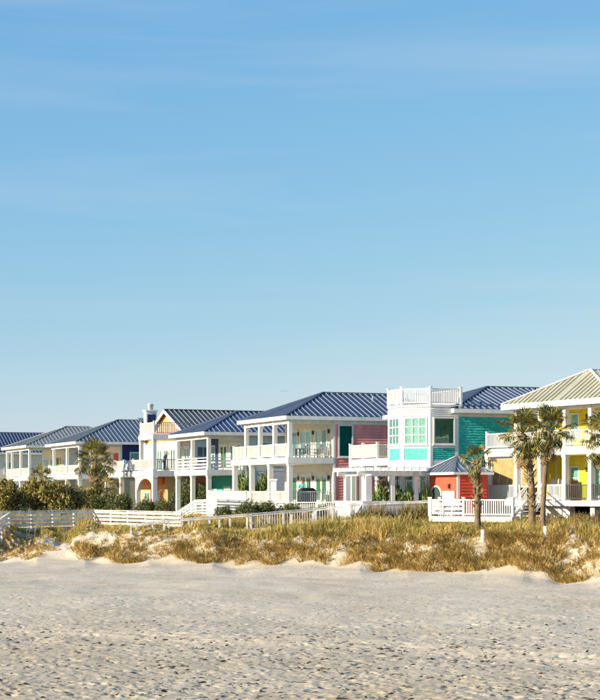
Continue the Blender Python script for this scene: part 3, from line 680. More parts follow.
# screened bays on the lower porch
for a0, a1 in ((.28, 3.02), (3.38, 5.4)):
    s = MB(); s.box(fr, a0, a1, -.22, -.16, z2-.66, z2-.5); s.box(fr, a0, a0+.08, -.22, -.16, z1+.9, z2-.66); s.box(fr, a1-.08, a1, -.22, -.16, z1+.9, z2-.66); s.box(fr, a0, a1, -.22, -.16, z1+.82, z1+.9)
    sf = s.build('screen_frame', WHITE, r7); B(fr, 'roller_blind', TANB, sf, a0+.08, a1-.08, -.23, -.2, z1+.9, z2-.66)
    for k in (.3, .62): p = a0+(a1-a0)*k; bar('blind_cord', WHITE, sf, fr.pt(p+.25, -.19, z2-.8), fr.pt(p-.1, -.19, z1+1.0), .03, .02)
# under-house skirt, piers
B(fr, 'skirt_wall', WHITE, r7, 5.6, 8.25, -.4, -.3, z1-1.0, z1-.33)
for a in (.2, 3.2, 5.65, 8.1, 10.4, 12.5): MB().box(fr, a-.2, a+.2, -.5, -.1, -.4, z1-.33).build('pier', WHITE2, r7)
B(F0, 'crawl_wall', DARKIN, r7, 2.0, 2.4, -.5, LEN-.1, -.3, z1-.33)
# vent pipes and downspouts
def vent(h, x, y, z0, z1, r=.06):
    MB().tube([(x, y, z0-g), (x, y, z1-g)], [r, r], 8).build('vent_pipe', METALC, h.root)
vent(h5, 8.2, 3.2, 10.9, 11.75); vent(h5, 11.5, 4.0, 11.2, 12.1, .09); vent(h6, 7.5, 3.0, 10.6, 11.5); vent(h4, 7.0, 2.6, 10.3, 11.1); vent(h7, 3.0, -3.2, 11.3, 12.0)
for h_, x, y, zt_ in ((h6, 6.2, -.1, 9.6), (h4, 3.3, -.07, 9.1)): B(F0, 'downspout', WHITE, h_.root, x-.05, x+.05, -y-.05, -y+.03, .1, zt_-g)

# ------------------------------------------------------------------ pool hut, pergola, decks, boardwalks
hut = House('pool_hut', 'small red hut with arched doorway and grey metal roof beside the turquoise house', 457.4, 106.5, cat='hut', group=None)
rh = hut.root; ze = 5.5-g
B(F0, 'wall', REDO, rh, .02, 2.1, -.02, -3.9, .6, ze); B(F0, 'foundation', mat('concrete', (.4, .39, .36), .9), rh, .1, 2.0, -.1, -3.8, -.3, .6)
hip_roof(rh, -.4, 2.4, -.3, 4.3, ze, 1.0, mat('pewter_metal_roof', (.2, .23, .27), .35, .5, .6, scale=.6), NAVYS, fascia=.12, step=.5, q=1.36)
NS = Fr((0, .02), (1, 0)); siding(rh, NS, .15, 2.1, .62, ze-.02, REDO, .2)
B(NS, 'corner_board', WHITE, rh, -.03, .15, 0, .06, .6, ze-.01)
fr = Fr((.02, 3.9), (0, -1)); n = 12
arcpts = [(1.0-.75*math.cos(math.pi*k/n), 1.95+.62*math.sin(math.pi*k/n)) for k in range(n+1)]
mb = MB(); mb.poly([fr.pt(.25, .012, .65)]+[fr.pt(a, .012, z) for a, z in arcpts]+[fr.pt(1.75, .012, .65)]); dr = mb.build('arched_doorway', DARKIN, rh)
for k in range(n): bar('arch_trim', WHITE, dr, fr.pt(arcpts[k][0], .03, arcpts[k][1]), fr.pt(arcpts[k+1][0], .03, arcpts[k+1][1]), .1, .08)
ORL = mat('sunlit_red_siding', (.66, .10, .05), .7); B(fr, 'front_panel', ORL, rh, 0, 3.86, .001, .008, .62, ze)  # hut's red made more orange, sun on the front put into the colour
sg = MB().box(fr, 1.95, 3.6, .02, .09, .7, 2.25).build('serving_shutter', LBLUE, rh)
for z in (.95, 1.25, 1.55, 1.85): B(fr, 'slat', WHITE, sg, 2.0, 3.55, .09, .12, z-.04, z+.04)
lantern(rh, fr, 2.9, 2.35)

pg = House('pergola', 'white wooden pergola with square posts in front of the turquoise tower', 366, 108, cat='pergola', group=None)
rp = pg.root; zb, ztp = 5.42-g, 5.98-g
for x, y, s in ((.2, .2, .21), (.2, 3.4, .17), (1.95, .2, .13), (3.6, .2, .15), (3.6, 3.4, .15)):
    MB().box(F0, x-s, x+s, -y-s, -y+s, -.3, zb).build('post', WHITE, rp)
for y in (.2, 3.4): B(F0, 'beam', WHITE, rp, -.5, 4.3, -y-.08, -y+.08, zb, zb+.3)
for x in (.2, 3.6): B(F0, 'beam', WHITE, rp, x-.07, x+.07, .45, -4.1, zb+.02, zb+.28)
for i in range(9):
    x = -.35+i*.54; B(F0, 'rafter', WHITE, rp, x-.045, x+.045, .7, -4.3, zb+.302, zb+.5)
for i in range(7):
    y = -.3+i*.65; B(F0, 'batten', WHITE, rp, -.6, 4.4, -y-.03, -y+.03, zb+.502, ztp)
MB().box(F0, -.3, 4.5, -4.2, .2, .1, .7).build('platform', WHITE2, rp)
B(F0, 'knee_wall', WHITE, rp, -.3, 4.5, .2, .08, .7, 1.55); B(F0, 'knee_wall', WHITE, rp, -.3, -.18, .078, -4.2, .7, 1.55)
B(F0, 'cap_rail', WHITE, rp, -.36, 4.55, .26, .02, 1.552, 1.62); B(F0, 'cap_rail', WHITE, rp, -.36, -.12, .018, -4.2, 1.552, 1.62)

def rail_run(root, pts, boards, bh, hrail, post_step, m, deck_w=0, pickets=False, side=1, pw=.06, cap=True):
    """pts: world (x, y, z of the top rail). Each bay gets its own rails; posts stand on the ground."""
    o = root.location
    for (p, q) in zip(pts[:-1], pts[1:]):
        p = Vector(p)-o; q = Vector(q)-o; ln = (q-p).length; n = max(1, round(ln/post_step)); d = (q-p)/n
        for i in range(n+1):
            if i == n and q is not pts[-1] and i: pass
            c = p+d*i; gzz = gz(c.x+o.x, c.y+o.y)-o.z
            jx, jy = random.gauss(0, .02), random.gauss(0, .02)
            bar('post', m, root, (c.x+jx, c.y, min(gzz-.3, c.z-hrail)), (c.x-jx, c.y+jy, c.z-.02+random.uniform(-.01, .06)), pw*2, pw*2, (1, 0, 0))
        nrm = Vector((d.y, -d.x, 0)).normalized()*(pw+.02)
        for i in range(n):
            a = p+d*i; b = a+d
            if cap: bar('top_rail', m, root, a+Vector((0, 0, .0)), b, .16, .045)
            for k in range(boards):
                z = Vector((0, 0, -.06-bh/2-k*(hrail-.1)/max(1, boards)))
                bar('rail_board', m, root, a+z+nrm+Vector((0, 0, random.gauss(0, .012))), b+z+nrm+Vector((0, 0, random.gauss(0, .012))), .03, bh)
            if pickets:
                m_ = int(d.length/.16)
                for j in range(m_):
                    c = a+(b-a)*((j+.5)/m_); bar('picket', m, root, (c.x, c.y, c.z-hrail+.1), (c.x, c.y, c.z-.03), .035, .045, (1, 0, 0))
        if deck_w:
            n2 = int(ln/.22); inw = Vector((-d.y, d.x, 0)).normalized()*deck_w*side
            for i in range(n2):
                c = p+(q-p)*((i+.5)/n2)-Vector((0, 0, hrail)); bar('deck_plank', m, root, c, c+inw, ln/n2-.015, .04)
            for e in (0, 1): bar('stringer', m, root, p-Vector((0, 0, hrail+.15))+inw*e, q-Vector((0, 0, hrail+.15))+inw*e, .05, .22)
def P(x, y, Y): return (px(x, Y), Y, pz(y, Y))
def run(name, label, cat, pts, **k):
    b = pts[len(pts)//2]; r = thing(name, label, cat, (b[0], b[1], gz(b[0], b[1]))); rail_run(r, pts, **k); return r
run('boardwalk', 'white boardwalk with horizontal board rails and a bend, in front of the golden bushes', 'boardwalk',
    [P(-40, 514, 107), P(9, 511.5, 112), P(94, 510, 118), P(182, 512, 110)], boards=4, bh=.15, hrail=1.1, post_step=2.2, m=WHITE2, deck_w=1.4)
run('boardwalk_stair_rail', 'short sloping white stair rail at the end of the bushes boardwalk', 'railing',
    [P(-14, 528, 106), P(9, 513, 111.4)], boards=3, bh=.13, hrail=.95, post_step=1.6, m=WHITE2)
run('boardwalk_ramp', 'white slatted ramp climbing to the blue roofed house with teal ground floor', 'ramp',
    [P(176, 513, 127), P(196, 500, 124), P(216, 499.5, 120), P(250, 501, 124)], boards=5, bh=.13, hrail=1.15, post_step=1.5, m=WHITE, deck_w=1.3)
WHITE3 = mat('shade_greyed_white_wood', (.56, .56, .56), .75, var=.13, scale=2.5)  # white wood greyed, the walkway's shaded side put into the colour
Bp = [P(131, 525, 105.2), P(164, 520, 105.4), P(247, 514, 105.6), P(313, 508.8, 106.4), P(352, 503.5, 106), P(432, 500.5, 105.8)]
run('dune_walkway', 'long grey white walkway with open post and rail sides rising across the dune', 'walkway', Bp, boards=1, bh=.09, hrail=1.0, post_step=1.6, m=WHITE3, deck_w=1.5)
bk0 = [(x+.15, y+1.7, z) for x, y, z in Bp[:3]]
run('walkway_side_rail', 'grey white post and rail at the sandy end of the long dune walkway', 'railing', bk0, boards=1, bh=.09, hrail=1.0, post_step=1.3, m=WHITE3)
bk = [(x+.2, y+1.7, z) for x, y, z in Bp[2:5]]
run('walkway_back_rail', 'white picket rail along the inner edge of the long dune walkway', 'railing', bk, boards=0, bh=.09, hrail=1.0, post_step=2.1, m=WHITE3, pickets=True)
# white fence of the pink house's side yard, picket rail below its porch
fy = thing('yard_fence', 'low solid white board fence left of the pink house porch', 'fence', (px(225, 126), 126, gz(px(225, 126), 126)))
p0, p1 = Vector(P(208, 491, 127))-fy.location, Vector(P(246, 491.5, 125.5))-fy.location
for i in range(26):
    c = p0+(p1-p0)*((i+.5)/26); bar('fence_board', WHITE, fy, (c.x, c.y, -.25), (c.x, c.y, c.z-.04+random.uniform(-.01, .01)), .12, .03, (0, 1, 0))
bar('cap_rail', WHITE, fy, p0, p1, .12, .06)
for t in (0, .33, .66, 1): c = p0+(p1-p0)*t; bar('post', WHITE, fy, (c.x, c.y+.1, -.3), (c.x, c.y+.1, c.z+.08), .14, .14, (1, 0, 0))
run('porch_picket_fence', 'white picket fence below the pink porch', 'fence', [P(289, 502.5, 118), P(345, 502, 116)], boards=0, bh=.1, hrail=.95, post_step=1.9, m=WHITE, pickets=True)
gp = thing('gate_pillar', 'tall square white pillar beside the pink house steps', 'pillar', (px(273.5, 118), 118, gz(px(273.5, 118), 118)))
zt = pz(479, 118)-gp.location.z; MB().box(F0, -.2, .2, -.2, .2, -.2, zt-.12).build('shaft', WHITE, gp); MB().box(F0, -.26, .26, -.26, .26, zt-.12, zt).build('cap', WHITE, gp)

# low deck with stairs in front of the hut and the yellow house
ld = thing('low_deck', 'low white deck with picket railing and stairs below the yellow house', 'deck', (px(463, 99), 99, gz(px(463, 99), 99)))
o = ld.location; dz = 2.95-o.z
A_ = Vector((px(429, 101), 101, 0)); B_ = Vector((px(463, 99.5), 99.5, 0)); D_ = Vector((px(512, 97.5), 97.5, 0))
A_.z = B_.z = D_.z = o.z; A_, B_, D_ = A_-o, B_-o, D_-o
back = Vector((.25, .97, 0))*3.2
mb = MB(); q = [A_, B_, D_, D_+back, A_+back]; mb.v = [(p.x, p.y, dz-.32) for p in q]+[(p.x, p.y, dz-.03) for p in q]
for i in range(5): mb.f.append((i, (i+1) % 5, (i+1) % 5+5, i+5))
mb.f += [(4, 3, 2, 1, 0), (5, 6, 7, 8, 9)]; pf = mb.build('platform', WHITE, ld)
for p, q_ in ((A_, B_), (B_, D_)):
    n = int((q_-p).length/.2)
    for i in range(n):
        c = p+(q_-p)*((i+.5)/n); bar('deck_board', WHITE2, pf, (c.x, c.y, dz-.015), (c.x+back.x, c.y+back.y, dz-.015), (q_-p).length/n-.015, .03)
def rail_between(parent, p, q, z, h, m, step=.14, style='baluster'):
    d = q-p; ln = math.hypot(d.x, d.y); fr = Fr((p.x, p.y), (d.x/ln, d.y/ln))
    return railing(parent, fr, 0, ln, z, h, m, style, step=step, posts=[0, ln], cap=True, out=-.08)
rail_between(ld, B_, D_, dz, 1.0, WHITE, .145); rail_between(ld, A_, B_, dz, 1.0, WHITE, .3, 'board')
rail_between(ld, A_+back, A_, dz, 1.0, WHITE, .16)
for p in (A_, B_, D_, (B_+D_)/2, D_+back):
    MB().tube([(p.x, p.y+.25, -.5), (p.x, p.y+.25, dz-.32)], [.2, .2], 10).build('pile', WHITE2, ld)
# steps up to the porch
st0 = D_+Vector((.1, .4, 0)); porch = (h7.w(-.1, -1.3, 0)-o); porch.z = 0
n = 5
for i in range(n):
    c = st0+(porch-st0)*((i+.5)/n); zz = dz+(3.86-o.z-dz)*(i+1)/(n+1)
    bar('tread', WHITE2, ld, (c.x-.1, c.y, zz), (c.x+1.0, c.y+.5, zz), .34, .05)
for off in (Vector((0, 0, 0)), Vector((1.1, .55, 0))):
    a = st0+off; b = porch+off
    for zoff, s_ in ((.0, .2), (.95, .07)):
        bar('stair_rail' if zoff else 'stringer', WHITE, ld, (a.x, a.y, dz+zoff), (b.x, b.y, 3.86-o.z+zoff), .07, s_)
    for i in range(12):
        c = a+(b-a)*((i+.5)/12); zz = dz+(3.86-o.z-dz)*((i+.5)/12); bar('baluster', WHITE, ld, (c.x, c.y, zz), (c.x, c.y, zz+.93), .035, .035, (1, 0, 0))
# steps from the porch down to the sand
st = thing('porch_stairs', 'bluish white stairs dropping from the yellow porch between two palms', 'stairs', (px(530, 101), 101, gz(px(530, 101), 101)))
o = st.location; a = Vector(h7.w(-.15, -1.6, 3.86))-o; b = Vector((px(533, 99.0), 99.0, 2.3))-o
for i in range(6):
    c = a+(b-a)*((i+.5)/6); bar('tread', WHITE2, st, c-Vector((.6, -.2, 0)), c+Vector((.7, -.1, 0)), .34, .05)
for sx in (-.65, .75):
    v = Vector((sx, .0, 0)); bar('stringer', WHITE, st, a+v-Vector((0, 0, .05)), b+v-Vector((0, 0, .1)), .06, .25); bar('handrail', WHITE, st, a+v+Vector((0, 0, .95)), b+v+Vector((0, 0, .95)), .07, .08)
    for i in range(9): c = a+(b-a)*((i+.5)/9)+v; bar('baluster', WHITE, st, c, c+Vector((0, 0, .93)), .04, .04, (1, 0, 0))
    c = b+v; bar('newel', WHITE, st, c-Vector((0, 0, .5)), c+Vector((0, 0, 1.1)), .13, .13, (1, 0, 0))

# marker posts and sand fence
for x, y, Y, lb in ((483, 530, 89, 'short white round marker post in dune grass near the small palm'), (545.5, 526.5, 88.5, 'short white round marker post at the foot of the leaning palms'), (572, 525.5, 87.5, 'short white round marker post below the yellow house pier')):
    X = px(x, Y); t = thing('marker_post', lb, 'post', (X, Y, gz(X, Y)), 0, 'white marker posts in the dune grass'); zt = pz(y, Y)-t.location.z
    MB().tube([(0, 0, -.3), (0, 0, zt-.05)], [.11, .11], 14).build('tube', PVC, t, True); MB().tube([(0, 0, zt-.05), (0, 0, zt), (0, 0, zt+.02)], [.125, .125, .09], 14).build('cap', PVC, t)
fx0, fx1, fY0, fY1 = 541, 640, 91.5, 88.5
t = thing('sand_fence', 'brown weathered slat sand fence below the yellow house', 'fence', (px(580, 90), 90, gz(px(580, 90), 90)))
nsl = 95
for i in range(nsl):
    k = i/nsl; Y = fY0+(fY1-fY0)*k; X = px(fx0+(fx1-fx0)*k, Y); zz = gz(X, Y); h_ = random.uniform(.85, 1.3); lean = random.uniform(-.08, .08)
    if random.random() < .12: continue
    bar('slat', FENCEW, t, Vector((X, Y, zz-.15))-t.location, Vector((X+lean, Y+random.uniform(-.04, .04), zz+h_))-t.location, .045, .015, (0, 1, 0))
for hh in (.3, .65):
    for i in range(0, 8):
        k0, k1 = i/8, (i+1)/8; q = []
        for k in (k0, k1): Y = fY0+(fY1-fY0)*k; X = px(fx0+(fx1-fx0)*k, Y); q.append(Vector((X, Y+.02, gz(X, Y)+hh))-t.location)
        bar('wire', DARKM, t, q[0], q[1], .012, .012)

# ------------------------------------------------------------------ plants
def leaf_cloud(n, lobes, size, seed, up=.3, tall=1.):
    r = np.random.default_rng(seed); V = []; Fc = []
    lob = np.array(lobes); wts = lob[:, 3]**1.4; wts = wts/wts.sum()
    for i in range(n):
        c = lob[r.choice(len(lob), p=wts)]; d = r.normal(size=3); d /= np.linalg.norm(d); rad = c[3]*(r.random()**.38)
        p = c[:3]+d*rad*np.array([1, 1, tall]); 
        if p[2] < .03: p[2] = abs(p[2])+.05
        ax = d*.7+r.normal(size=3)*.7+np.array([0, 0, up]); ax /= np.linalg.norm(ax); sd_ = np.cross(ax, r.normal(size=3)); sd_ /= np.linalg.norm(sd_)
        nn = np.cross(ax, sd_); l = size*r.uniform(.6, 1.4); w_ = l*r.uniform(.25, .42); k = len(V)
        V += [p-ax*l*.5, p+sd_*w_*.5+nn*l*.05, p+ax*l*.5-nn*l*.08, p-sd_*w_*.5+nn*l*.05]; Fc.append((k, k+1, k+2, k+3))
    return np_mesh('foliage', V, Fc)
def lobes(seed, n, rx, rz):
    r = random.Random(seed); out_ = [(0, 0, rz*.55, rz*.5)]
    for i in range(n):
        a = r.uniform(0, 6.28); d = r.uniform(.2, .8)*rx; out_.append((d*math.cos(a), d*math.sin(a)*.8, r.uniform(.3, .8)*rz, r.uniform(.28, .5)*rz))
    return out_
SHR = {}
for k in range(4):
    SHR['a', k] = leaf_cloud(4200, lobes(k, 9, 1.1, 1.), .115, k); SHR['a', k].materials.append(LEAFA)
    SHR['b', k] = leaf_cloud(5200, lobes(k+20, 10, 1.0, 1.), .13, k+30, .6); SHR['b', k].materials.append(LEAFB)
    SHR['c', k] = leaf_cloud(900, lobes(k+40, 9, 1.05, 1.), .24, k+60, .5, 1.2); SHR['c', k].materials.append(LEAFC)
sb = MB()
for i in range(7):
    a = i*.9; sb.tube([(0, 0, -.1), (.15*math.cos(a), .15*math.sin(a), .3), (.5*math.cos(a), .45*math.sin(a), .75)], [.05, .035, .012], 5, False)
STEMS = np_mesh('stems', sb.v, sb.f); STEMS.materials.append(STEM)
def shrub(kind, k, x, ytop, Y, wpx, label, group, name='shrub', cat='shrub'):
    X = px(x, Y); zg = gz(X, Y); t = thing(name, label, cat, (X, Y, zg), 0, group)
    H = pz(ytop, Y)-zg; R = wpx*Y/F/2
    for nm, me_ in (('foliage', SHR[kind, k % 4]), ('stem', STEMS)):
        o_ = obj(nm, me_, t); o_.scale = (R/1.25, R/1.25, H/1.12); o_.rotation_euler = (0, 0, k*1.3)
G1 = 'golden bushes behind the boardwalk'
for i, (x, y, Y, wp) in enumerate(((-18, 481, 150, 66), (10, 480, 147, 58), (38, 479, 152, 56), (64, 480, 146, 62), (88, 488, 150, 48))):
    shrub('b', i, x, y, Y, wp, ['golden green bush beside the sloping stair rail of the boardwalk', 'large golden bush below the porch with the green shutter', 'golden bush behind the low young palm', 'broad golden bush below the slate blue roofed house', 'golden bush at the trunk of the bushy palm'][i], G1)
for i, (x, y, Y, wp) in enumerate(((104, 495, 142, 38), (124, 492, 140, 40), (144, 497, 139, 34), (162, 499, 138, 26))):
    shrub('a', i, x, y, Y, wp, ['dark green bush beside the low fan palm', 'dark green bush below the blue towel on the balcony', 'dark green bush in front of the white arch', 'small dark green bush below the person on the peach balcony'][i], 'bushes below the peach house')
for i, (x, y, Y, wp) in enumerate(((226, 505, 113, 36), (246, 499, 112, 44), (266, 501, 113, 40), (290, 503, 112, 38), (318, 505, 111, 30))):
    shrub('a', i+1, x, y, Y, wp, ['dark green bush at the foot of the white board fence', 'tallest dark green bush before the pink lower porch', 'dark green bush in front of the square white pillar', 'dark green bush below the pink house corner column', 'low dark bush before the white picket fence'][i], 'bushes below the pink house')
for i, (x, y, Y, wp, yb) in enumerate(((241, 476, 137, 32, 0), (262, 473, 138, 36, 0))):
    shrub('c', i, x, y, Y, wp, 'leafy green tree showing through the lower porch of the pink house', 'trees behind the pink porch')
for i, (x, y, Y, wp) in enumerate(((176, 484, 150, 26), (190, 480, 149, 32), (203, 482, 148, 26))):
    shrub('a', i+2, x, y, Y, wp, 'dark shrub under the porch of the blue roofed house', 'shrubs below the blue roofed porch')
for i, (x, y, Y, wp) in enumerate(((378, 484, 110.5, 30), (396, 487, 110.2, 34), (412, 485, 109.8, 34), (425, 488, 109.5, 24))):
    shrub('c', i+1, x, y, Y, wp, 'leafy green patio plant under the pergola', 'plants under the pergola', 'patio_plant', 'plant')
# tall dry reeds in front of the walkway
def reed_clump(n, seed, hgt=1.4, rad=.6, wd=.03):
    r = random.Random(seed); mb = MB()
    for i in range(n):
        a = r.uniform(0, 6.28); d = rad*math.sqrt(r.random()); x, y = d*math.cos(a), d*math.sin(a); h_ = hgt*r.uniform(.5, 1.05); lx, ly = r.gauss(0, .2)*h_, r.gauss(0, .2)*h_
        sx, sy = math.cos(a+1)*wd/2, math.sin(a+1)*wd/2
        k = len(mb.v); mb.v += [(x-sx, y-sy, -.05), (x+sx, y+sy, -.05), (x+lx*.4+sx*1.3, y+ly*.4+sy*1.3, h_*.6), (x+lx*.4-sx*1.3, y+ly*.4-sy*1.3, h_*.6), (x+lx, y+ly, h_)]
        mb.f += [(k, k+1, k+2, k+3), (k+3, k+2, k+4)]
    return mb
RD = []
for k in range(3):
    b_ = reed_clump(260, k+5); m_ = np_mesh('blades', b_.v, b_.f); m_.materials.append(REED); RD.append(m_)
for i, (x, Y, s_) in enumerate(((362, 103, 1.0), (376, 103, 1.45), (384, 103.4, 1.2), (402, 103, 1.25), (412, 102.5, 1.4), (421, 103, 1.5), (430, 102.5, 1.2), (445, 99, .55), (500, 96, .7), (518, 95.5, .85), (552, 95, .8))):
    X = px(x, Y); t = thing('reed_clump', 'brownish clump of tall dry beach reeds beside the walkway' if x < 440 else 'low brownish clump of dry beach reeds below the white decks', 'grass clump', (X, Y, gz(X, Y)), i, 'dry reed clumps along the walkway' if x < 440 else 'dry reed clumps below the decks')
    o_ = obj('blades', RD[i % 3], t); o_.scale = (s_, s_, s_)

# palms
def frond_mesh(seed, droop, pet=.95, fan=.8, nl=20):
    r = random.Random(seed); mb = MB(); mb.tube([(0, 0, 0), (pet*.5, 0, .06), (pet, 0, 0)], [.03, .022, .015], 4, False)
    for i in range(nl):
        a = math.radians(-118+236*i/(nl-1)); ln = fan*(1-.35*abs(a/2.06)**1.5)*r.uniform(.85, 1.1); dx, dy = math.cos(a), math.sin(a)
        sx, sy = -dy*.04, dx*.04; k = len(mb.v); z1_ = .06-abs(dy)*.08; z2_ = -droop*(.35+.65*r.random())*ln
        m_ = (pet+dx*ln*.55, dy*ln*.55); e = (pet+dx*ln*(1-droop*.35), dy*ln*(1-droop*.35))
        mb.v += [(pet-.03, 0, 0), (m_[0]+sx, m_[1]+sy, z1_), (m_[0]-sx, m_[1]-sy, z1_), (e[0], e[1], z2_)]
        mb.f += [(k, k+1, k+2), (k+1, k+3, k+2)]
    return np_mesh('frond', mb.v, mb.f)
FR = [frond_mesh(i, d) for i, d in enumerate((.15, .35, .6, .8))]
for m_ in FR: m_.materials.append(FROND)
FD = frond_mesh(9, .95, nl=12); FD.materials.append(DEADF)
def palm(label, base, top, Y, size, nfr=36, boots=(.35, .95), r0=.17, dead=5, bend=.0, low=-55, seed=0, group=None, Yt=None):
    rd = random.Random(seed); X = px(base[0], Y); zg = gz(X, Y); t = thing('palm_tree', label, 'palm tree', (X, Y, zg), 0, group)
    tp = Vector((px(top[0], Yt or Y)-X, (Yt or Y)-Y, pz(top[1], Yt or Y)-zg)); n = 14; pts = []; rs = []
    for i in range(n+1):
        k = i/n; pts.append(Vector((tp.x*k+bend*math.sin(k*math.pi), tp.y*k, -.3*(1-k)+tp.z*k))); rs.append(r0*(1.25-.35*min(1, k*3))*(1+.05*rd.uniform(-1, 1)) if k < .95 else r0*.8)
    tr = MB().tube(pts, rs, 10).build('trunk', BARK, t, True)
    mb = MB()
    for k in range(int(tp.z*(boots[1]-boots[0])*34)):
        f = rd.uniform(*boots); a = rd.uniform(0, 6.28); c = pts[0].lerp(pts[-1], f); i = min(n-1, int(f*n)); c = pts[i].lerp(pts[i+1], f*n-i)
        d = Vector((math.cos(a), math.sin(a), 0)); s0 = c+d*r0*.75; mb.bar(s0, s0+d*rd.uniform(.1, .2)+Vector((rd.uniform(-.08, .08), rd.uniform(-.08, .08), rd.uniform(.16, .3))), .07, .03, d)
    mb.build('boots', BOOT, tr)
    for i in range(nfr):
        k = (i+.5)/nfr; el = math.radians(82+(low-82)*k**.85)+rd.uniform(-.15, .15); az = i*2.39996+rd.uniform(-.3, .3)
        o_ = obj('frond', FR[min(3, int(k*4+rd.random()*.8))], t)
        s_ = size*rd.uniform(.68, 1.15); o_.location = tp+Vector((0, 0, rd.uniform(-.1, .12)))
        o_.rotation_mode = 'QUATERNION'
        o_.rotation_quaternion = Quaternion((0, 0, 1), az) @ Quaternion((0, 1, 0), -el) @ Quaternion((1, 0, 0), rd.uniform(-.5, .5)); o_.scale = (s_, s_, s_)
    for i in range(dead):
        o_ = obj('dead_frond', FD, t); o_.location = tp+Vector((0, 0, -.25-.5*rd.random())); o_.rotation_mode = 'QUATERNION'
        o_.rotation_quaternion = Quaternion((0, 0, 1), rd.uniform(0, 6.28)) @ Quaternion((0, 1, 0), math.radians(rd.uniform(55, 80))); o_.scale = (size*.8,)*3
    return t
palm('short palm with shaggy trunk and sparse crown beside the red hut', (478, 0), (477, 461), 94.5, .74, 21, (.42, .97), .19, 6, seed=1, low=-40)
palm('palm with rough trunk and dead fronds beside the white porch stairs', (531, 0), (523, 434), 93.5, 1.1, 32, (.25, .95), .2, 7, bend=.25, seed=2)
palm('tall slender palm with smooth grey trunk before the yellow house', (542.5, 0), (549, 431), 92, 1.05, 34, (.86, .97), .16, 4, bend=-.1, seed=3)
palm('palm at the yellow house whose crown hangs beside the porch roof', (607, 0), (606, 440), 91, 1.05, 30, (.5, .95), .17, 5, seed=4)
palm('bushy palm in front of the slate blue roofed house', (98, 0), (96, 460), 160, 1.45, 36, (.3, .95), .22, 5, seed=5)
palm('low young palm among the golden bushes', (38, 0), (41, 478), 155, .9, 22, (.3, .9), .17, 0, seed=6)
palm('low fan palm at the foot of the bushy palm', (106, 0), (106, 489), 150, 1.0, 22, (.3, .9), .16, 0, seed=7)
palm('small broad leaved palm showing under the pergola', (386, 0), (387, 481), 110.6, .62, 18, (.3, .9), .1, 0, seed=8)

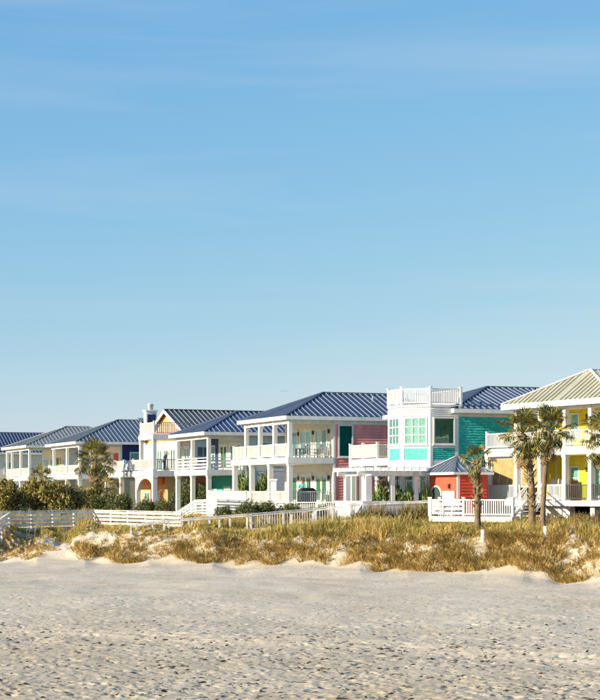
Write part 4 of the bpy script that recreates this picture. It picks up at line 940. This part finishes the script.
# dune grass
def grass():
    r = rng; N = 33000
    t = r.uniform(-.29, .29, N); p = 300+F*t; Yf = 108-27*np.clip(p, -300, 900)/600
    s = -1.9+r.random(N)**1.2*26; Y = Yf+s; X = t*Y
    pp, ss, zf, fy = dune(X, Y)
    gull = np.clip((556-fy)/5, 0, 1)
    nA = vnoise(X*.55+3, Y*.45, 31); nB = vnoise(X*1.7, Y*1.1, 32)
    right = np.clip((p-150)/350, 0, 1)
    nC = vnoise(X*1.1+.5*Y, Y*.25, 33)
    dens = .62+.06*right+.6*(nA-.42)+.6*(nB-.45)-.55*np.clip(nC-.5, 0, 1)*2*(1-sm((s-3.2)/2))*(1-.35*right)+.45*sm((s-2.8)/2.5)-.85*gull*(1-sm((s-2.5)/3))-.15*(s < .0)
    keep = dens > r.random(N)*.75+.08
    keep &= s > -2.1+2.2*vnoise(p/17, p*0, 61)*(1.05-.4*right)+.9*gull
    for mx0, my0 in ((px(483, 89), 89), (px(545.5, 88.5), 88.5), (px(572, 87.5), 87.5)): keep &= ~((np.abs(X-mx0*Y/my0) < .3) & (Y > my0-2.2) & (Y < my0+.2))
    hv = .55+.95*vnoise(X*.8, Y*.8, 41); Yb_ = 105.4; hv = np.where((p > 122) & (p < 352) & (Y > Yb_-4.5) & (Y < Yb_+2.5), hv*.42, hv); hv = np.where((p < 190) & (Y > 104.5) & (Y < 119), hv*.4, hv)[keep]; X, Y, s, p = X[keep], Y[keep], s[keep], p[keep]; Z = ground(X, Y); n = len(X)
    nb = 17; X = np.repeat(X, nb); Y = np.repeat(Y, nb); Z = np.repeat(Z, nb); s = np.repeat(s, nb); hv = np.repeat(hv, nb); M = len(X)
    a = r.uniform(0, 2*np.pi, M); rad = np.abs(r.normal(0, .11, M)); bx = X+rad*np.cos(a); by = Y+rad*np.sin(a); bz = ground(bx, by)
    ln = hv*r.uniform(.32, .85, M)*np.where(s > 4, 1.12, .95); low = (s < 3.6)
    lean = r.uniform(.15, .7, M)+np.where(low, .25, 0)
    # blades arch outwards, on the face they hang down towards the beach
    lx = np.cos(a)*lean*ln+np.where(low, -.28, .06)*ln; ly = np.sin(a)*lean*ln+np.where(low, -.22, 0)*ln
    tipz = ln*(1-.55*lean)-np.where(low, .18, 0)*ln
    wd = r.uniform(.007, .015, M); sx, sy = -np.sin(a+.6)*wd, np.cos(a+.6)*wd
    V = np.empty((M, 5, 3))
    V[:, 0] = np.stack([bx-sx, by-sy, bz-.03], 1); V[:, 1] = np.stack([bx+sx, by+sy, bz-.03], 1)
    mx_, my_, mz_ = bx+lx*.4, by+ly*.4, bz+np.maximum(tipz*.72, ln*.4)
    V[:, 2] = np.stack([mx_+sx, my_+sy, mz_], 1); V[:, 3] = np.stack([mx_-sx, my_-sy, mz_], 1); V[:, 4] = np.stack([bx+lx, by+ly, bz+tipz], 1)
    face = s+3*(np.repeat(vnoise(X[::nb]*.5, Y[::nb]*.5, 71), nb)-.5)+r.normal(0, .8, M) < 3.4
    for sel, nm, m_, lb in ((~face, 'dune_grass', GRASS, 'yellow green dune grass covering the top of the sand bank'), (face, 'dune_face_grass', GRASSD, 'dry golden grass hanging down the beach face of the sand bank')):
        W_ = V[sel]; M2 = len(W_); b = (np.arange(M2)*5)[:, None]
        lv = np.concatenate([b+np.array([[0, 1, 2, 3]]), b+np.array([[3, 2, 4]])], 1).ravel()
        me_ = bpy.data.meshes.new(nm); me_.vertices.add(M2*5); me_.vertices.foreach_set('co', W_.ravel())
        me_.loops.add(M2*7); me_.loops.foreach_set('vertex_index', lv.astype(np.int32)); me_.polygons.add(M2*2)
        ls = np.stack([np.arange(M2)*7, np.arange(M2)*7+4], 1).ravel(); me_.polygons.foreach_set('loop_start', ls.astype(np.int32)); me_.update(calc_edges=True)
        me_.materials.append(m_); tag(obj(nm, me_), lb, 'grass', kind='stuff')
grass()

# sea oats standing above the grass
def sea_oats():
    r = random.Random(3); mb = MB()
    for i in range(600):
        t = r.uniform(-.25, .25); p_ = 300+F*t; Y = 108-27*p_/600+r.uniform(1.5, 12); X = t*Y; z = gz(X, Y)
        if r.random() > .25+.9*float(vnoise(X*.5, Y*.4, 51)): continue
        h_ = r.uniform(.7, 1.25); lx, ly = r.gauss(.12, .1), r.gauss(0, .1); w_ = .008
        k = len(mb.v); mb.v += [(X-w_, Y, z), (X+w_, Y, z), (X+lx*.5+w_, Y+ly*.5, z+h_*.7), (X+lx*.5-w_, Y+ly*.5, z+h_*.7), (X+lx, Y+ly, z+h_)]
        mb.f += [(k, k+1, k+2, k+3), (k+3, k+2, k+4)]
        for j in range(5):
            f = .78+.05*j; c = Vector((X+lx*f, Y+ly*f, z+h_*f)); d = Vector((r.uniform(-.03, .07), r.uniform(-.03, .03), r.uniform(-.05, .01)))
            k = len(mb.v); mb.v += [tuple(c), tuple(c+d+Vector((0, 0, .02))), tuple(c+d*1.5), tuple(c+d-Vector((0, 0, .018)))]; mb.f.append((k, k+1, k+2, k+3))
    tag(mb.build('sea_oats', mat('sea_oat_straw', (.48, .34, .14), .8, .2, island=.4, trans=.2)), 'straw coloured sea oat stalks rising above the dune grass', 'grass', kind='stuff')
sea_oats()
# dark flat bits added to stand for the shade in footprint dents
def dent_shade():
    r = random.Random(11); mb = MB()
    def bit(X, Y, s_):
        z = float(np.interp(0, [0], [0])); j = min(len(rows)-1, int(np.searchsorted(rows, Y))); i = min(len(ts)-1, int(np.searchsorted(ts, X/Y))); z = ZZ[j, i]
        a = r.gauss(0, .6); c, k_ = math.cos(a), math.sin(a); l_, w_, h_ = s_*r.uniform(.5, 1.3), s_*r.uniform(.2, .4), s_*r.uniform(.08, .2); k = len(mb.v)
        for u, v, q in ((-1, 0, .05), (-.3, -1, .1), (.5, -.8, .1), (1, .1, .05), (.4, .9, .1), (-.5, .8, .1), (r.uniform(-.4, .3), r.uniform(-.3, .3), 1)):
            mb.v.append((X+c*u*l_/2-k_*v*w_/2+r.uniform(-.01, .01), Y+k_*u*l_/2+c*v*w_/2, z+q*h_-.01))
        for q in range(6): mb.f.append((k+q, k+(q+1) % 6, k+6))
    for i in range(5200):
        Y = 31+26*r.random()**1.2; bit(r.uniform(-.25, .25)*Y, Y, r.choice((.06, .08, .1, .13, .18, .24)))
    for i in range(90):      # denser patches of the shade bits
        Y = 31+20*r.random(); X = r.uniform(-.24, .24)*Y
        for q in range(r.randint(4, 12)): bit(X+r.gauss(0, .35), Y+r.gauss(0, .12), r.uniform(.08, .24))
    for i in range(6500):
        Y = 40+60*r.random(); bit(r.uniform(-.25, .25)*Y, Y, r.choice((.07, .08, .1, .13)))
    tag(mb.build('dent_shade_bits', mat('dent_shade_dark', (.028, .024, .022), .9, .2, island=.5, col2=(.09, .075, .06), scale=1.)), 'dark flat bits added over the beach as shade in the footprints', 'seaweed', kind='stuff')
dent_shade()
# ------------------------------------------------------------------ furniture, towel, people, gull
def adirondack(label, m, loc, rz, group=None, s=1.):
    t = thing('adirondack_chair', label, 'chair', loc, rz, group)
    for i in range(5): y = -.25+i*.125; bar('back_slat', m, t, (.18, y, .25), (.48, y*1.15, 1.02-abs(i-2)*.06), .1, .025, (1, 0, .4))
    for i in range(5): x = -.32+i*.115; B(F0, 'seat_slat', m, t, x, x+.1, -.3, .3, .36-i*.025, .385-i*.025)
    for y in (-.34, .34):
        B(F0, 'arm', m, t, -.45, .4, y-.07, y+.07, .6, .63)
        for x in (-.36, .28): B(F0, 'leg', m, t, x-.03, x+.03, y-.025, y+.025, 0, .6)
    return t
adirondack('orange slatted chair on the balcony of the pale grey roofed house', CHAIRO, h1.w(3.2, 1.2, 6.35), math.radians(200))
adirondack('white slatted chair on the balcony of the blue roofed house', WHITE, h4.w(1.2, 1.2, 6.3), math.radians(180))
for x, y in ((1.5, 1.1), (2.6, 1.0)):
    adirondack('dark slatted chair on the upper pink porch', DARKM, h5.w(x, y, 6.97), math.radians(30), 'dark chairs on the upper pink porch')
tb = thing('porch_table', 'low dark table on the upper pink porch', 'table', h5.w(2.1, 2.4, 6.97), TH)
B(F0, 'tabletop', DARKM, tb, -.5, .5, -.4, .4, .68, .72)
for x in (-.42, .42):
    for y in (-.32, .32): B(F0, 'leg', DARKM, tb, x-.03, x+.03, y-.03, y+.03, 0, .68)
gr = thing('covered_grill', 'black covered grill on the lower pink porch', 'grill', h5.w(1.75, .75, 3.54), TH)
mb = MB(); prof = [(.62, .34, 0), (.66, .36, .75), (.6, .33, 1.0), (.4, .22, 1.18), (.25, .1, 1.2)]
for a, b, z in prof: mb.v += [(-a, -b, z), (a, -b, z), (a, b, z), (-a, b, z)]
for i in range(len(prof)-1):
    for j in range(4): k = i*4; mb.f.append((k+j, k+(j+1) % 4, k+4+(j+1) % 4, k+4+j))
k = len(mb.v)-4; mb.f.append((k, k+1, k+2, k+3)); mb.build('cover', BLACKC, gr); B(F0, 'handle', METALC, gr, -.45, .45, .36, .41, .8, .85)
cb = thing('porch_cabinet', 'tall white cabinet on the lower yellow porch', 'cabinet', h7.w(1.9, -2.1, 3.86), TH7)
MB().box(F0, -.3, .3, -.7, .5, 0, 1.35).build('body', WHITE, cb); B(Fr((-.3, .5), (0, -1)), 'door', WHITE, cb, .05, .56, 0, .03, .08, 1.28); B(Fr((-.3, .5), (0, -1)), 'door', WHITE, cb, .6, 1.12, 0, .03, .08, 1.28)
bx = thing('dark_storage_box', 'dark brown box beside the white cabinet on the lower yellow porch', 'box', h7.w(1.9, -3.2, 3.86), TH7)
BRN = mat('dark_brown', (.07, .03, .02), .6); MB().box(F0, -.25, .25, -.25, .25, 0, 1.15).build('body', BRN, bx); MB().box(F0, -.28, .28, -.28, .28, 1.15, 1.25).build('lid', BRN, bx)
for x, y, lb in ((448, 100.5, 'white slatted chair on the low deck against the board rail'), (453, 101.2, 'white slatted chair on the low deck by the corner of the red hut')):
    adirondack(lb, WHITE, (px(x, y), y, 2.95), math.radians(70), 'white chairs on the low deck')
# towel over the balcony rail of the peach house
tw = []; fc = []; nx_, nz_ = 10, 8
for j in range(nz_+1):
    for i in range(nx_+1):
        a = i/nx_*1.5; v = j/nz_; out_ = .055+.03*math.sin(a*9+v*2)*v+.02; z = zd+1.07-v*.98
        tw.append((.1-out_, 9.4-a, z))
for j in range(nz_):
    for i in range(nx_): k = j*(nx_+1)+i; fc.append((k, k+1, k+nx_+2, k+nx_+1))
me = np_mesh('beach_towel', [tuple(h3.w(x, y, z+g)) for x, y, z in tw], fc, True); me.materials.append(TOWEL)
o_ = tag(obj('beach_towel', me), 'blue and white towel hung over the peach house balcony rail', 'towel'); sf = o_.modifiers.new('thick', 'SOLIDIFY'); sf.thickness = .015

def skin_mesh(name, pts, edges, rads, m, parent, root=0):
    me_ = bpy.data.meshes.new(name); me_.from_pydata(pts, edges, []); o_ = obj(name, me_, parent, m)
    md = o_.modifiers.new('skin', 'SKIN'); 
    for i, v in enumerate(me_.skin_vertices[0].data): v.radius = (rads[i], rads[i]); v.use_root = (i == root)
    md.use_smooth_shade = True; s_ = o_.modifiers.new('sub', 'SUBSURF'); s_.levels = 1; s_.render_levels = 2
    return o_
def person(label, loc, rz, shirt, pants, hands, lean=0.):
    t = thing('person', label, 'person', loc, rz)
    L_ = lean
    J = {'pel': (0, 0, .95), 'che': (L_*.5, 0, 1.25), 'nk': (L_, 0, 1.46), 'hd0': (L_*1.1+.01, 0, 1.54), 'hd': (L_*1.15+.02, 0, 1.64), 'top': (L_*1.15, 0, 1.74)}
    pts = [J['pel'], J['che'], J['nk'], J['hd0'], J['hd'], J['top']]; ed = [(0, 1), (1, 2), (2, 3), (3, 4), (4, 5)]; rd = [.13, .14, .075, .06, .095, .07]
    for s_ in (-1, 1):
        k = len(pts); hx, hz = hands[0 if s_ < 0 else 1]
        pts += [(L_*.9, s_*.18, 1.4), ((L_*.9+hx)/2+.02, s_*.24, (1.4+hz)/2-.06), (hx, s_*.2, hz), (hx+.09*(1 if hx > .1 else .2), s_*.2, hz-.05 if hx < .2 else hz+.03)]; ed += [(2, k), (k, k+1), (k+1, k+2), (k+2, k+3)]; rd += [.062, .045, .033, .03]
        k = len(pts); pts += [(0, s_*.1, .86), (.02, s_*.11, .5), (-.02, s_*.11, .09), (.13, s_*.12, .04)]; ed += [(0, k), (k, k+1), (k+1, k+2), (k+2, k+3)]; rd += [.09, .062, .045, .04]
    skin_mesh('body', pts, ed, rd, SKIN, t)
    sp = [pts[i] for i in (0, 1, 2)]+[pts[6], pts[7], pts[14], pts[15]]
    skin_mesh('shirt', sp, [(0, 1), (1, 2), (2, 3), (3, 4), (2, 5), (5, 6)], [.16, .165, .1, .085, .07, .085, .07], shirt, t)
    lp = [pts[0], pts[10], pts[11], pts[12], pts[18], pts[19], pts[20]]
    skin_mesh('trousers', lp, [(0, 1), (1, 2), (2, 3), (0, 4), (4, 5), (5, 6)], [.155, .115, .085, .07, .115, .085, .07], pants, t)
    hp = [(J['hd'][0]-.03, 0, 1.67), (J['top'][0]-.01, 0, 1.75)]; skin_mesh('hair', hp, [(0, 1)], [.1, .08], HAIRM, t)
    return t
person('person in dark blue clothes reaching up on the peach house balcony', h3.w(1.3, .9, 6.42), math.radians(-5), NAVYC, NAVYC, [(.45, 1.55), (.4, 1.68)], .16)
person('person in an aqua shirt standing behind the covered grill', h5.w(1.75, 1.7, 3.54), math.radians(-100), AQUA, NAVYC, [(.25, 1.0), (.2, 1.0)], .03)
# gull
Y = 135; gl = thing('gull', 'grey gull gliding above the blue roofed house', 'bird', P(284.5, 391.5, Y), math.radians(20)); gl.scale = (.62, .62, .62)
MB().tube([(0, -.25, 0), (0, -.15, 0), (0, .02, .0), (0, .16, .02), (0, .24, .02), (0, .29, .01)], [.015, .05, .07, .045, .035, .008], 8).build('body', GULLM, gl, True)
for s_ in (-1, 1):
    pts_ = [((0, .1), (0, -.06), .03), ((.22, .14), (.22, -.03), .12), ((.42, .08), (.42, -.06), .1), ((.62, -.06), (.6, -.1), .03)]; mb = MB()
    for le, te, z in pts_: mb.v += [(s_*le[0], le[1], z), (s_*te[0], te[1], z-.01), (s_*(le[0]+te[0])/2, (le[1]+te[1])/2, z+.025)]
    for i in range(3):
        k = i*3; mb.f += [(k, k+2, k+5, k+3), (k+2, k+1, k+4, k+5), (k, k+3, k+4, k+1)]
    mb.build('wing', GULLM, gl)
MB().tube([(0, -.2, 0), (0, -.36, 0)], [.03, .06], 6).build('tail', GULLM, gl)
print('objects', len(bpy.data.objects))
